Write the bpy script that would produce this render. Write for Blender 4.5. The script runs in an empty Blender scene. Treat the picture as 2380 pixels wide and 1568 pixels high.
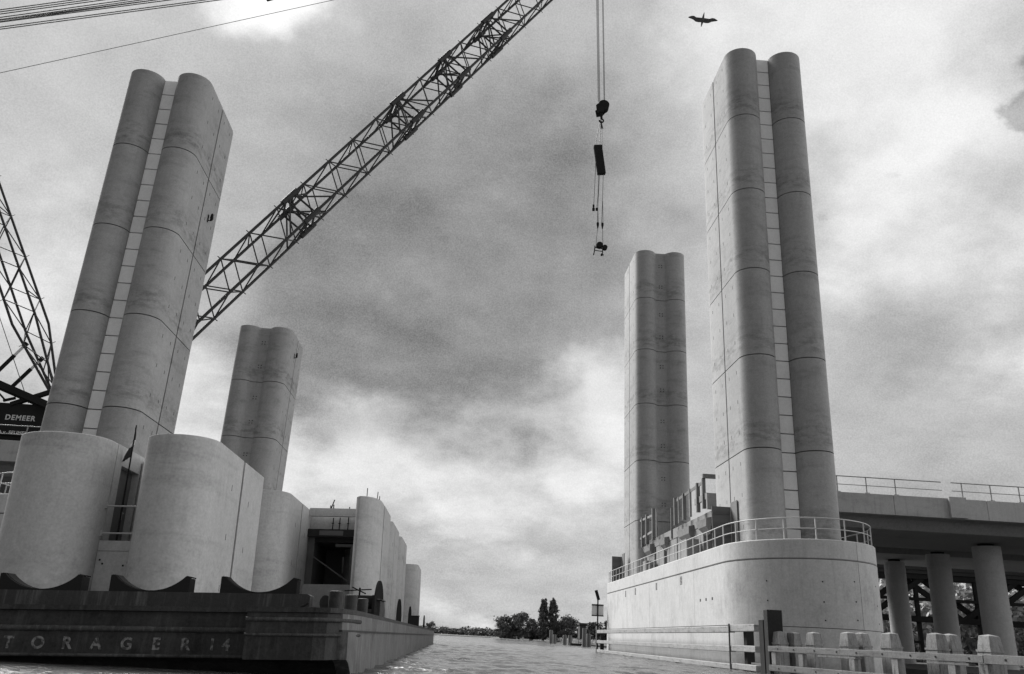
import bpy, bmesh, math, random
from mathutils import Vector, Matrix
R = math.radians
random.seed(7)
scn = bpy.context.scene
col = scn.collection

# ------------------------------------------------------------------ camera
cam = bpy.data.cameras.new('camera'); cam_o = bpy.data.objects.new('camera', cam); col.objects.link(cam_o)
cam.sensor_width = 36.0; cam.lens = 36.0 * 1895.0 / 2380.0
cam.clip_start = 0.1; cam.clip_end = 6000
def _n(v): return Vector(v).normalized()
_F = 1895.0
_z = _n((274.0, 5149.0, -_F)); _d = _n((-128.0, -695.0, -_F))
_y = (_d - _z * _z.dot(_d)).normalized(); _x = _y.cross(_z)
cam_o.matrix_world = Matrix.Translation((0, 0, 1.0)) @ Matrix((_x, _y, _z)).to_4x4()
scn.camera = cam_o

# ------------------------------------------------------------------ exposure
scn.view_settings.view_transform = 'Standard'; scn.view_settings.look = 'None'
scn.view_settings.exposure = 0.98; scn.view_settings.gamma = 1.0

# ------------------------------------------------------------------ sun
SUN_AZ, SUN_EL = -34.0, 41.0          # degrees left of straight ahead (+Y), above the horizon
sd = Vector((math.sin(R(SUN_AZ)) * math.cos(R(SUN_EL)), math.cos(R(SUN_AZ)) * math.cos(R(SUN_EL)), math.sin(R(SUN_EL))))
sun = bpy.data.lights.new('sun', 'SUN'); sun.energy = 4.4; sun.angle = R(32); sun.color = (1.0, 0.995, 0.985)
sun_o = bpy.data.objects.new('sun', sun); col.objects.link(sun_o)
sun_o.rotation_euler = sd.to_track_quat('Z', 'Y').to_euler(); sun_o.location = (-60, 60, 90)

# ------------------------------------------------------------------ sky
w = bpy.data.worlds.new('World'); scn.world = w; w.use_nodes = True
nt = w.node_tree; nt.nodes.clear()
def N(t, **k):
    n = nt.nodes.new(t)
    for a, b in k.items(): setattr(n, a, b)
    return n
def L(a, b): nt.links.new(a, b)
def M(op, a, b=None, c=None):
    n = N('ShaderNodeMath', operation=op)
    for i, v in enumerate((a, b, c)):
        if v is None: continue
        if isinstance(v, (int, float)): n.inputs[i].default_value = v
        else: L(v, n.inputs[i])
    return n.outputs[0]
tc = N('ShaderNodeTexCoord')
def noise(vec, scale, detail=4, rough=0.55):
    n = N('ShaderNodeTexNoise'); n.inputs['Scale'].default_value = scale
    n.inputs['Detail'].default_value = detail; n.inputs['Roughness'].default_value = rough
    L(vec, n.inputs['Vector']); return n
def vm(op, a, b):
    n = N('ShaderNodeVectorMath', operation=op)
    L(a, n.inputs[0])
    if isinstance(b, tuple): n.inputs[1].default_value = b
    elif op == 'SCALE': n.inputs['Scale'].default_value = b
    else: L(b, n.inputs[1])
    return n
g = tc.outputs['Generated']
# cloud-layer coordinates: direction projected onto a flat layer overhead, so clouds shrink towards the horizon
sx = N('ShaderNodeSeparateXYZ'); L(g, sx.inputs[0])
hz = M('ADD', M('ABSOLUTE', sx.outputs['Z']), .34)
cx = N('ShaderNodeCombineXYZ'); L(M('DIVIDE', sx.outputs['X'], hz), cx.inputs[0]); L(M('DIVIDE', sx.outputs['Y'], hz), cx.inputs[1])
uv = cx.outputs[0]
def shift(vec, off): return vm('ADD', vec, off).outputs[0]
F1 = noise(shift(uv, (3.1, 0, 0)), 1.9, 9, .60).outputs['Fac']
F2 = noise(shift(uv, (11.3, 4, 1.7)), 2.6, 10, .62).outputs['Fac']
F3 = noise(shift(uv, (7.7, 2, 5)), 1.1, 8, .55).outputs['Fac']
F4 = noise(shift(uv, (1.7, 9, 3)), 7.0, 8, .60).outputs['Fac']
w1 = vm('SCALE', vm('SUBTRACT', noise(g, 4.0, 6, .55).outputs['Color'], (.5, .5, .5)).outputs[0], 0.20)
wd = vm('NORMALIZE', vm('ADD', g, w1.outputs[0]).outputs[0], (0, 0, 0)).outputs[0]
def field(blobs):
    acc = None
    for dv, rad, amp in blobs:
        dn = vm('DOT_PRODUCT', wd, tuple(_n(dv)))
        mr = N('ShaderNodeMapRange', interpolation_type='SMOOTHSTEP')
        mr.inputs['From Min'].default_value = math.cos(R(rad)); mr.inputs['From Max'].default_value = 1 - (1 - math.cos(R(rad))) * .05
        mr.inputs['To Min'].default_value = 0; mr.inputs['To Max'].default_value = amp
        L(dn.outputs['Value'], mr.inputs['Value'])
        acc = mr.outputs[0] if acc is None else M('ADD', acc, mr.outputs[0])
    return acc
def ramp(v_, a, b_, to):
    mr = N('ShaderNodeMapRange', interpolation_type='SMOOTHSTEP'); L(v_, mr.inputs['Value'])
    mr.inputs['From Min'].default_value = a; mr.inputs['From Max'].default_value = b_; mr.inputs['To Min'].default_value = 0; mr.inputs['To Max'].default_value = to
    return mr.outputs[0]
# cloud masses: direction, angular radius (degrees), weight
DARK = field([((-.10, .94, .32), 12, .75), ((.01, .95, .30), 9, .55), ((-.17, .93, .34), 9, .35), ((.06, .92, .38), 10, .4), ((-.03, .962, .265), 7.5, .62), ((.045, .955, .285), 5.5, .5), ((-.10, .955, .28), 6, .4),
  ((.06, .88, .47), 17, .45), ((-.12, .87, .46), 17, .35), ((.13, .86, .50), 12, .35), ((-.03, .80, .60), 16, .18), ((-.36, .80, .46), 9, .15), ((.12, .965, .23), 3.5, .30), ((.05, .985, .155), 4, .36), ((-.02, .985, .175), 3, .25), ((.20, .955, .20), 5, .25), ((.45, .73, .54), 6, .4), ((.50, .81, .26), 10, .35)])
BRIGHT = field([((-.17, .965, .20), 6, .45), ((-.30, .93, .22), 9, .6), ((-.50, .80, .33), 11, .5), ((-.42, .86, .27), 9, .45), ((-.08, .975, .195), 4.5, .35),
  ((.17, .94, .29), 5, .75), ((.135, .96, .235), 5.5, .55), ((.02, .98, .18), 8, .40), ((.40, .77, .50), 9, .32), ((.51, .73, .45), 9, .50), ((.45, .66, .60), 9, .25),
  ((.30, .70, .65), 11, .7), ((.52, .62, .58), 9, .5), ((.36, .86, .36), 8, .15), ((.58, .74, .34), 8, .3), ((.10, .99, .08), 13, .34), ((.20, .97, .14), 8, .22), ((-.2, .97, .08), 13, .36)])
RAG = field([((.555, .64, .54), 4.2, 1.0), ((.535, .665, .525), 2.6, .7), ((.395, .775, .485), 1.7, .55), ((.455, .745, .485), 1.6, .45), ((-.25, .86, .44), 1.6, .35)])
SUNP = field([((-.262, .705, .660), 6.0, .85), ((-.27, .71, .65), 10, .25), ((-.20, .715, .665), 6, .35)])
def sc(f, k): return M('MULTIPLY', M('SUBTRACT', f, .5), k)
dk = ramp(M('ADD', DARK, sc(F1, 2.0)), .15, 1.25, -.23)
br = ramp(M('ADD', BRIGHT, sc(F2, 2.7)), .22, 1.25, .34)
rg = ramp(M('ADD', RAG, sc(F4, 2.6)), .52, .95, -.30)
v = M('ADD', M('ADD', M('ADD', dk, br), rg), ramp(M('ADD', SUNP, sc(F2, 1.6)), .15, 1.15, .55))
v = M('ADD', M('ADD', v, sc(F3, .50)), sc(F4, .30))
grain_ = M('MULTIPLY', M('SUBTRACT', noise(g, 620.0, 1, .5).outputs['Fac'], .5), .20)
v = M('ADD', M('ADD', v, grain_), .455)
v = M('MULTIPLY', M('MAXIMUM', v, .08), .53)
# unseen sky behind the viewer, dimmed to keep viewer-facing sides dark
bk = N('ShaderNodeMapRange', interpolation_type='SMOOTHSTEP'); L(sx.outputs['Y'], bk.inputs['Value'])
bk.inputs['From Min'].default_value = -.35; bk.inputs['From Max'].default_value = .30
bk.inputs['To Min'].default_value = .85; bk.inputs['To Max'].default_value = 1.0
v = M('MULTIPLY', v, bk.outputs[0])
# fill brightness added to the unseen sky on the right, lights right-facing flanks
right_fill = N('ShaderNodeMapRange', interpolation_type='SMOOTHSTEP'); L(sx.outputs['X'], right_fill.inputs['Value'])
right_fill.inputs['From Min'].default_value = .64; right_fill.inputs['From Max'].default_value = .95; right_fill.inputs['To Min'].default_value = 0; right_fill.inputs['To Max'].default_value = 1.3
v = M('ADD', v, right_fill.outputs[0])
sky = N('ShaderNodeTexSky'); sky.sky_type = 'NISHITA'; sky.sun_disc = False
sky.sun_elevation = R(SUN_EL); sky.sun_rotation = R(SUN_AZ)
bw = N('ShaderNodeRGBToBW'); L(sky.outputs[0], bw.inputs[0])
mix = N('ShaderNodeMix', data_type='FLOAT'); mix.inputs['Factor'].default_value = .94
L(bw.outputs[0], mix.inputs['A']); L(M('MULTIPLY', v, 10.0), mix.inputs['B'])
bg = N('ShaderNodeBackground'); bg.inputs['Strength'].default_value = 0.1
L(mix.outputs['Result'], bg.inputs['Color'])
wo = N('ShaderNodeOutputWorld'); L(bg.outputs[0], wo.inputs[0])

# ------------------------------------------------------------------ materials
def mat(name, base, rough=.8, var=.18, scale=1.0, stain=0.0, stain_scale=(.5, .5, 1.4), grain=.08, bump=.15, streak=0.0, tone=0.0, low=0.0, wet=0.0, metal=0.0, spec=.3, bscale=30):
    m = bpy.data.materials.new(name); m.use_nodes = True
    t = m.node_tree; b = t.nodes['Principled BSDF']
    b.inputs['Roughness'].default_value = rough; b.inputs['Metallic'].default_value = metal
    b.inputs['Specular IOR Level'].default_value = spec
    def nn(ty, **k):
        n = t.nodes.new(ty)
        for a, c in k.items(): setattr(n, a, c)
        return n
    def mm(op, a, c):
        n = nn('ShaderNodeMath', operation=op)
        for i, q in enumerate((a, c)):
            if isinstance(q, (int, float)): n.inputs[i].default_value = q
            else: t.links.new(q, n.inputs[i])
        return n.outputs[0]
    geo = nn('ShaderNodeNewGeometry')
    P = geo.outputs['Position']
    def ns(sc, det=4, r=.55, st=None):
        n = nn('ShaderNodeTexNoise'); n.inputs['Scale'].default_value = sc; n.inputs['Detail'].default_value = det; n.inputs['Roughness'].default_value = r
        if st:
            q = nn('ShaderNodeMapping'); q.inputs['Scale'].default_value = st; t.links.new(P, q.inputs[0]); t.links.new(q.outputs[0], n.inputs['Vector'])
        else: t.links.new(P, n.inputs['Vector'])
        return n.outputs['Fac']
    f = mm('ADD', 1.0, mm('MULTIPLY', mm('SUBTRACT', ns(.45 * scale, 5, .6), .5), var * 2))
    f = mm('ADD', f, mm('MULTIPLY', mm('SUBTRACT', ns(14 * scale, 3), .5), grain * 2))
    f = mm('ADD', f, mm('MULTIPLY', mm('SUBTRACT', ns(4.2 * scale, 2), .5), grain * 1.2))
    if stain:
        mr = nn('ShaderNodeMapRange', interpolation_type='SMOOTHSTEP'); t.links.new(ns(scale, 6, .65, stain_scale), mr.inputs['Value'])
        mr.inputs['From Min'].default_value = .50; mr.inputs['From Max'].default_value = .72; mr.inputs['To Min'].default_value = 0; mr.inputs['To Max'].default_value = -stain
        f = mm('ADD', f, mr.outputs[0])
    if streak:
        mr = nn('ShaderNodeMapRange', interpolation_type='SMOOTHSTEP'); t.links.new(ns(1.0, 5, .7, (5 * scale, 5 * scale, .45 * scale)), mr.inputs['Value'])
        mr.inputs['From Min'].default_value = .48; mr.inputs['From Max'].default_value = .75; mr.inputs['To Min'].default_value = 0; mr.inputs['To Max'].default_value = streak
        f = mm('ADD', f, mr.outputs[0])
    if tone:
        oi = nn('ShaderNodeObjectInfo'); f = mm('ADD', f, mm('MULTIPLY', mm('SUBTRACT', oi.outputs['Random'], .5), tone * 2))
    if low:      # blotchy formwork stain in the lower part of each lift
        tcn = nn('ShaderNodeTexCoord'); sp = nn('ShaderNodeSeparateXYZ'); t.links.new(tcn.outputs['Generated'], sp.inputs[0])
        m1 = nn('ShaderNodeMapRange', interpolation_type='SMOOTHSTEP'); t.links.new(sp.outputs['Z'], m1.inputs['Value']); m1.inputs['From Min'].default_value = .02; m1.inputs['From Max'].default_value = .10
        m2 = nn('ShaderNodeMapRange', interpolation_type='SMOOTHSTEP'); t.links.new(sp.outputs['Z'], m2.inputs['Value']); m2.inputs['From Min'].default_value = .45; m2.inputs['From Max'].default_value = .14
        m3 = nn('ShaderNodeMapRange', interpolation_type='SMOOTHSTEP'); t.links.new(ns(1.0, 6, .7, (.9, .9, 2.6)), m3.inputs['Value']); m3.inputs['From Min'].default_value = .42; m3.inputs['From Max'].default_value = .62
        f = mm('SUBTRACT', f, mm('MULTIPLY', mm('MULTIPLY', mm('MULTIPLY', m1.outputs[0], m2.outputs[0]), m3.outputs[0]), low))
    if wet:      # dirty tide band just above the water
        sp2 = nn('ShaderNodeSeparateXYZ'); t.links.new(P, sp2.inputs[0])
        m4 = nn('ShaderNodeMapRange', interpolation_type='SMOOTHSTEP'); t.links.new(mm('ADD', sp2.outputs['Z'], mm('MULTIPLY', mm('SUBTRACT', ns(2.5, 5, .7), .5), .9)), m4.inputs['Value']); m4.inputs['From Min'].default_value = .65; m4.inputs['From Max'].default_value = .15
        f = mm('SUBTRACT', f, mm('MULTIPLY', m4.outputs[0], wet))
    f = mm('MULTIPLY', mm('MAXIMUM', f, .1), base)
    cb = nn('ShaderNodeCombineColor'); 
    for i in range(3): t.links.new(f, cb.inputs[i])
    t.links.new(cb.outputs[0], b.inputs['Base Color'])
    if bump:
        bp = nn('ShaderNodeBump'); bp.inputs['Strength'].default_value = bump; bp.inputs['Distance'].default_value = .03
        t.links.new(ns(bscale, 4), bp.inputs['Height']); t.links.new(bp.outputs[0], b.inputs['Normal'])
    return m
MT = {}
MT['tower'] = mat('tower_concrete', .275, .88, .20, 1.0, .22, (.35, .35, 1.3), .24, streak=-.10, tone=.07, low=.30)
MT['hole'] = mat('dark_hole', .03, .9, .1, bump=0)
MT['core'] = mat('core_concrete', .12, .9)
MT['gap'] = mat('joint_shadow_gap', .08, .95, bump=0)
MT['panel'] = mat('panel_concrete', .74, .85, .12, 1.2, .05, grain=.14, tone=.05)
MT['pier'] = mat('pier_concrete', .42, .88, .16, .8, .20, (.6, .6, .5), .24, streak=-.16, wet=.15)
MT['seg'] = mat('segment_concrete', .42, .88, .14, .9, .20, (.15, .15, 1.5), .24, streak=-.10, tone=.03, low=.16)
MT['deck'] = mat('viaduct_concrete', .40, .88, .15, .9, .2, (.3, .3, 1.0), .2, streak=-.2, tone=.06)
MT['col'] = mat('column_concrete', .42, .85, .12, 1.0, .12, grain=.2, streak=-.1, tone=.03)
MT['steel'] = mat('dark_steel', .022, .9, .3, 2, grain=.15, spec=.0, bump=.05)
MT['boom'] = mat('boom_steel', .035, .7, .3, 1.0, grain=.2, spec=.2, bump=0)
MT['hull'] = mat('hull_paint', .036, .6, .6, 1.3, .5, (1.2, 1.2, 1.0), .45, .3, streak=.75, spec=.15)
MT['hull_side'] = mat('hull_side_paint', .10, .6, .6, 1.1, .5, (.6, .6, 1.2), .45, .3, streak=1.2, spec=.35)
MT['beamsteel'] = mat('beam_steel', .028, .6, .6, 1.0, grain=.4, streak=2.6, bump=.2)
MT['paint'] = mat('white_paint', .70, .45, .1, 2, bump=0)
MT['rail'] = mat('rail_steel', .42, .5, .12, 2, bump=0)
MT['railgrey'] = mat('rail_galvanised', .22, .5, .12, 2, bump=0)
MT['wood'] = mat('weathered_timber', .21, .9, .5, 2.0, .5, (4, 4, .6), .4, .5, streak=-.5, tone=.12)
MT['wood2'] = mat('fender_timber', .26, .9, .35, 2.0, .5, (.5, .5, 4), .4, .4, streak=-.2)
MT['tar'] = mat('tarred_timber', .035, .9, .3, 2.0, grain=.3, bump=.4, spec=.05)
MT['ply'] = mat('shutter_plywood', .13, .8, .2, 1.0, .2, grain=.1)
MT['formwood'] = mat('formwork_timber', .12, .85, .3, 1.5, .2, grain=.2)
MT['rope'] = mat('wire_rope', .06, .6, .1, bump=0)
MT['leaf'] = mat('foliage', .12, .7, .45, 3.0, grain=.5, bump=0, spec=.2)
MT['leaf2'] = mat('poplar_foliage', .085, .7, .45, 3.0, grain=.5, bump=0, spec=.2)
MT['leaf3'] = mat('bank_foliage', .32, .7, .5, 2.0, grain=.5, bump=0, spec=.2)
MT['bark'] = mat('bark', .06, .9, .3, 4)
MT['grass'] = mat('bank_grass', .10, .95, .35, .4, .2, grain=.3)
MT['soil'] = mat('bank_soil', .06, .95, .3, .5, .2, grain=.3)
MT['roof'] = mat('thatch_roof', .03, .95, .25, 1.5, grain=.3)
MT['brick'] = mat('barn_wall', .035, .9, .25, 2, grain=.3)
MT['feather'] = mat('gull_feathers', .10, .8, .2, 8, bump=0)
MT['signback'] = mat('sign_back', .62, .6, .1, 3, bump=0)
MT['cloth'] = mat('flag_cloth', .06, .9, .5, 10, bump=0)
MT['tarp'] = mat('white_tarpaulin', .75, .7, .1, 3, bump=0)
MT['abut'] = mat('abutment_concrete', .20, .88, .2, 1.0, .25, (.5, .5, .8), .24, streak=-.2)
MT['girder'] = mat('girder_concrete_shaded', .25, .9, .15, .9, .2, (.3, .3, 1.0), .2, streak=-.2)  # viaduct concrete darkened: shade under the deck put into the colour
MT['wood3'] = mat('guard_timber', .17, .9, .35, 2.0, .4, (.5, .5, 4), .4, .4, streak=-.2)
MT['strip'] = mat('rubbing_strip', .055, .8, .7, 2.5, .6, (1, 1, 1), .5, .4, streak=1.0, spec=.1)
MT['asphalt'] = mat('asphalt', .05, .95, .2, 2)
MT['glass'] = mat('dark_glass', .03, .15, .05, bump=0, spec=.6)
# worn letter paint
def worn(name, lo, hi, thr=.42):
    m = bpy.data.materials.new(name); m.use_nodes = True; t = m.node_tree; b = t.nodes['Principled BSDF']
    ge = t.nodes.new('ShaderNodeNewGeometry'); n = t.nodes.new('ShaderNodeTexNoise'); n.inputs['Scale'].default_value = 9; n.inputs['Detail'].default_value = 6; n.inputs['Roughness'].default_value = .7
    t.links.new(ge.outputs['Position'], n.inputs['Vector'])
    mr = t.nodes.new('ShaderNodeMapRange'); mr.inputs['From Min'].default_value = thr; mr.inputs['From Max'].default_value = thr + .12
    mr.inputs['To Min'].default_value = lo; mr.inputs['To Max'].default_value = hi; t.links.new(n.outputs['Fac'], mr.inputs['Value'])
    t.links.new(mr.outputs[0], b.inputs['Base Color']); b.inputs['Roughness'].default_value = .8
    return m
MT['worn'] = worn('worn_letter_paint', .045, .20, .44)
MT['letter'] = worn('sign_letter_paint', .30, .50, .3)
# water
m = bpy.data.materials.new('canal_water'); m.use_nodes = True; t = m.node_tree; b = t.nodes['Principled BSDF']
b.inputs['Base Color'].default_value = (.10, .10, .10, 1); b.inputs['Roughness'].default_value = .09; b.inputs['IOR'].default_value = 1.33
ge = t.nodes.new('ShaderNodeNewGeometry'); mpn = t.nodes.new('ShaderNodeMapping'); mpn.inputs['Scale'].default_value = (1, 1.3, 1)
t.links.new(ge.outputs['Position'], mpn.inputs[0])
n1 = t.nodes.new('ShaderNodeTexNoise'); n1.inputs['Scale'].default_value = 4.6; n1.inputs['Detail'].default_value = 6
t.links.new(mpn.outputs[0], n1.inputs['Vector'])
bp = t.nodes.new('ShaderNodeBump'); bp.inputs['Strength'].default_value = .6; bp.inputs['Distance'].default_value = .10
t.links.new(n1.outputs['Fac'], bp.inputs['Height']); t.links.new(bp.outputs[0], b.inputs['Normal'])
MT['water'] = m

# ------------------------------------------------------------------ mesh helpers
class MB:
    def __init__(s): s.v = []; s.f = []; s.m = []
    def add(s, vs, fs, mi=0):
        o = len(s.v); s.v += [tuple(q) for q in vs]; s.f += [tuple(i + o for i in f) for f in fs]; s.m += [mi] * len(fs); return s
    def box(s, a, b, mi=0):
        x0, y0, z0 = a; x1, y1, z1 = b
        return s.add([(x0,y0,z0),(x1,y0,z0),(x1,y1,z0),(x0,y1,z0),(x0,y0,z1),(x1,y0,z1),(x1,y1,z1),(x0,y1,z1)],
                     [(0,3,2,1),(4,5,6,7),(0,1,5,4),(1,2,6,5),(2,3,7,6),(3,0,4,7)], mi)
    def hexa(s, p, mi=0):      # eight corners, bottom four then top four, counter-clockwise
        return s.add(p, [(0,3,2,1),(4,5,6,7),(0,1,5,4),(1,2,6,5),(2,3,7,6),(3,0,4,7)], mi)
    def bar(s, p0, p1, wx, wy, up=(0,0,1), mi=0):
        p0 = Vector(p0); p1 = Vector(p1); a = (p1 - p0).normalized(); u = Vector(up)
        if abs(a.dot(u)) > .98: u = Vector((0, 1, 0))
        x = a.cross(u).normalized() * wx * .5; y = x.cross(a).normalized() * wy * .5
        return s.hexa([p0-x-y, p0+x-y, p0+x+y, p0-x+y, p1-x-y, p1+x-y, p1+x+y, p1-x+y], mi)
    def tube(s, pts, r, n=8, mi=0, r1=None):
        pts = [Vector(p) for p in pts]; k = len(pts); vs = []; fs = []
        x = None
        for i, p in enumerate(pts):
            a = (pts[min(i+1, k-1)] - pts[max(i-1, 0)]).normalized()
            if x is None:
                h = Vector((0, 0, 1)) if abs(a.z) < .9 else Vector((1, 0, 0)); x = a.cross(h).normalized()
            else: x = (x - a * x.dot(a)).normalized()
            y = a.cross(x); rr = r if r1 is None else r + (r1 - r) * i / max(1, k - 1)
            for j in range(n):
                t_ = 2 * math.pi * j / n; vs.append(p + x * math.cos(t_) * rr + y * math.sin(t_) * rr)
        for i in range(k - 1):
            for j in range(n):
                j2 = (j + 1) % n; fs.append((i*n+j, i*n+j2, (i+1)*n+j2, (i+1)*n+j))
        fs.append(tuple(range(n - 1, -1, -1))); fs.append(tuple((k-1)*n + j for j in range(n)))
        return s.add(vs, fs, mi)
    def prism(s, out, z0, z1, mi=0):
        n = len(out); vs = [(x, y, z0) for x, y in out] + [(x, y, z1) for x, y in out]
        fs = [(i, (i+1) % n, n + (i+1) % n, n + i) for i in range(n)] + [tuple(range(n-1, -1, -1)), tuple(range(n, 2*n))]
        return s.add(vs, fs, mi)
    def prism_y(s, out, y0, y1, mi=0):      # outline in x,z
        n = len(out); vs = [(x, y0, z) for x, z in out] + [(x, y1, z) for x, z in out]
        fs = [(i, (i+1) % n, n + (i+1) % n, n + i) for i in range(n)] + [tuple(range(n-1, -1, -1)), tuple(range(n, 2*n))]
        return s.add(vs, fs, mi)
    def prism_x(s, out, x0, x1, mi=0):      # outline in y,z
        n = len(out); vs = [(x0, y, z) for y, z in out] + [(x1, y, z) for y, z in out]
        fs = [((i+1) % n, i, n + i, n + (i+1) % n) for i in range(n)] + [tuple(range(n)), tuple(range(2*n-1, n-1, -1))]
        return s.add(vs, fs, mi)
    def lathe(s, prof, c, n=20, mi=0):
        vs = []; fs = []; k = len(prof)
        for r, z in prof:
            for j in range(n):
                t_ = 2*math.pi*j/n; vs.append((c[0] + r*math.cos(t_), c[1] + r*math.sin(t_), c[2] + z))
        for i in range(k - 1):
            for j in range(n):
                j2 = (j+1) % n; fs.append((i*n+j, i*n+j2, (i+1)*n+j2, (i+1)*n+j))
        fs.append(tuple(range(n-1, -1, -1))); fs.append(tuple((k-1)*n+j for j in range(n)))
        return s.add(vs, fs, mi)
    def build(s, name, mats, parent=None, smooth=None, bevel=0, recalc=True):
        me = bpy.data.meshes.new(name); me.from_pydata([tuple(q) for q in s.v], [], s.f)
        mats = mats if isinstance(mats, (list, tuple)) else [mats]
        for q in mats: me.materials.append(MT[q])
        if len(mats) > 1: me.polygons.foreach_set('material_index', s.m)
        if recalc:
            bm = bmesh.new(); bm.from_mesh(me); bmesh.ops.recalc_face_normals(bm, faces=bm.faces); bm.to_mesh(me); bm.free()
        if smooth:
            me.polygons.foreach_set('use_smooth', [True] * len(me.polygons)); me.set_sharp_from_angle(angle=R(smooth))
        me.update()
        o = bpy.data.objects.new(name, me); col.objects.link(o)
        if parent: o.parent = parent
        if bevel:
            bv = o.modifiers.new('bevel', 'BEVEL'); bv.width = bevel; bv.segments = 2; bv.limit_method = 'ANGLE'; bv.angle_limit = R(40)
        return o
def tag(o, label=None, cat=None, group=None, kind=None):
    if label: o['label'] = label
    if cat: o['category'] = cat
    if group: o['group'] = group
    if kind: o['kind'] = kind
    return o
def thing(name, label, cat, loc=(0,0,0), rz=0.0, group=None):
    o = bpy.data.objects.new(name, None); col.objects.link(o); o.location = loc; o.rotation_euler = (0, 0, rz)
    o.empty_display_size = .3
    return tag(o, label, cat, group)
def dup(root, label=None):
    r = root.copy(); col.objects.link(r)
    if label: r['label'] = label
    for ch in list(root.children):
        c = ch.copy(); col.objects.link(c); c.parent = r
        for gch in ch.children:
            d = gch.copy(); col.objects.link(d); d.parent = c
    return r
def text_mesh(name, s, size, m, parent, matrix, spacing=1.0, ext=.004):
    cu = bpy.data.curves.new(name, 'FONT'); cu.body = s; cu.size = size; cu.extrude = ext; cu.space_character = spacing; cu.align_x = 'CENTER'; cu.offset = size * .03
    to = bpy.data.objects.new(name + '_curve', cu); col.objects.link(to)
    dg = bpy.context.evaluated_depsgraph_get(); me = bpy.data.meshes.new_from_object(to.evaluated_get(dg))
    bpy.data.objects.remove(to); bpy.data.curves.remove(cu)
    me.materials.clear(); me.materials.append(MT[m]); me.name = name
    o = bpy.data.objects.new(name, me); col.objects.link(o)
    if parent: o.parent = parent
    o.matrix_local = matrix
    return o
def arc(cx, cy, r, a0, a1, n): return [(cx + r*math.cos(R(a0 + (a1-a0)*i/n)), cy + r*math.sin(R(a0 + (a1-a0)*i/n))) for i in range(n+1)]
def ell(cx, cy, ax, ay, a0, a1, n): return [(cx + ax*math.cos(R(a0 + (a1-a0)*i/n)), cy + ay*math.sin(R(a0 + (a1-a0)*i/n))) for i in range(n+1)]

# ================================================================== SETTING
# water: a fine wavy sheet in the channel, flattening into a wide plain sheet
def water():
    mb = MB()
    xs = [-400, -150, -60, -34]; x = -26.0
    while x < 26.0: xs.append(x); x += .125 if -4 < x < 15 else .6
    xs += [28, 40, 90, 250, 600]
    ys = [-250, -60, -10, 0, 4]; y = 8.0
    while y < 150: ys.append(y); y *= 1.0055
    while y < 520: ys.append(y); y *= 1.05
    ys += [620]
    rnd = random.Random(3); W = []
    for i in range(26):
        lam = .35 * (1.17 ** i) if i < 14 else .5 + rnd.random() * 2.2
        th = rnd.gauss(math.pi/2 + .25, .6); W.append((2*math.pi/lam*math.cos(th), 2*math.pi/lam*math.sin(th), rnd.random()*6.28, 0.0072 * lam ** .6))
    nx = len(xs); vs = []
    for yy in ys:
        fade = 1.0 if 8 <= yy <= 140 else 0.0
        if 110 < yy < 150: fade = (150 - yy) / 40
        dy = yy * .0055
        for xx in xs:
            z = 0.0
            if fade > 0 and -26 <= xx <= 26:
                dx = .125 if -4 < xx < 15 else .6
                for kx, ky, ph, am in W:
                    if abs(kx) * dx < 2.2 and abs(ky) * dy < 2.2: z += am * math.sin(kx*xx + ky*yy + ph)
            vs.append((xx, yy, z * fade * (1.0 if xx > -3.5 else .25)))
    fs = [(j*nx+i, j*nx+i+1, (j+1)*nx+i+1, (j+1)*nx+i) for j in range(len(ys)-1) for i in range(nx-1)]
    mb.add(vs, fs); o = mb.build('water', 'water', smooth=180, recalc=False)
    tag(o, 'light grey rippled canal water', None, None, 'structure')
water()
# canal bed / land sheet reaching the horizon, under the water
mb = MB(); mb.add([(-3500,-900,-1.5),(3500,-900,-1.5),(3500,4500,-1.5),(-3500,4500,-1.5)], [(0,1,2,3)])
tag(mb.build('canal_bed', 'soil', recalc=False), None, None, None, 'structure')
# far bank with the land behind it
def bank(name, shore, back, z, m='grass'):
    mb = MB(); k = len(shore); vs = []
    for i, (x, y) in enumerate(shore):
        bx, by = back[i]; d = Vector((bx - x, by - y)).normalized()
        vs += [(x, y, -1.4), (x + d.x*.6, y + d.y*.6, z*.55), (x + d.x*4, y + d.y*4, z), (bx, by, z + .15)]
    fs = [(i*4+j, (i+1)*4+j, (i+1)*4+j+1, i*4+j+1) for i in range(k-1) for j in range(3)]
    mb.add(vs, fs); return tag(mb.build(name, m), None, None, None, 'structure')
bank('far_bank', [(-900,520),(-60,500),(0,455),(20,520),(30,470),(40,440),(44,330),(40,230),(46,120),(46,88)],
     [(-1500,3500),(-300,3800),(0,3800),(200,3800),(400,3700),(700,3500),(1000,2500),(1200,1500),(1400,400),(1400,100)], .55)
bank('right_bank', [(46,88),(40,82),(33,76),(30,60),(31,40),(36,10),(40,-60)], [(1400,100),(1400,90),(1300,76),(1300,60),(1300,40),(1300,10),(1200,-200)], .6, 'soil')
bank('left_bank', [(-36,-60),(-33,20),(-31,45),(-30,70),(-31,110),(-36,200),(-48,330),(-70,470),(-900,510)],
     [(-1300,-200),(-1300,20),(-1300,45),(-1300,70),(-1300,110),(-1300,250),(-1300,380),(-1500,560),(-1600,700)], .9, 'soil')

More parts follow.
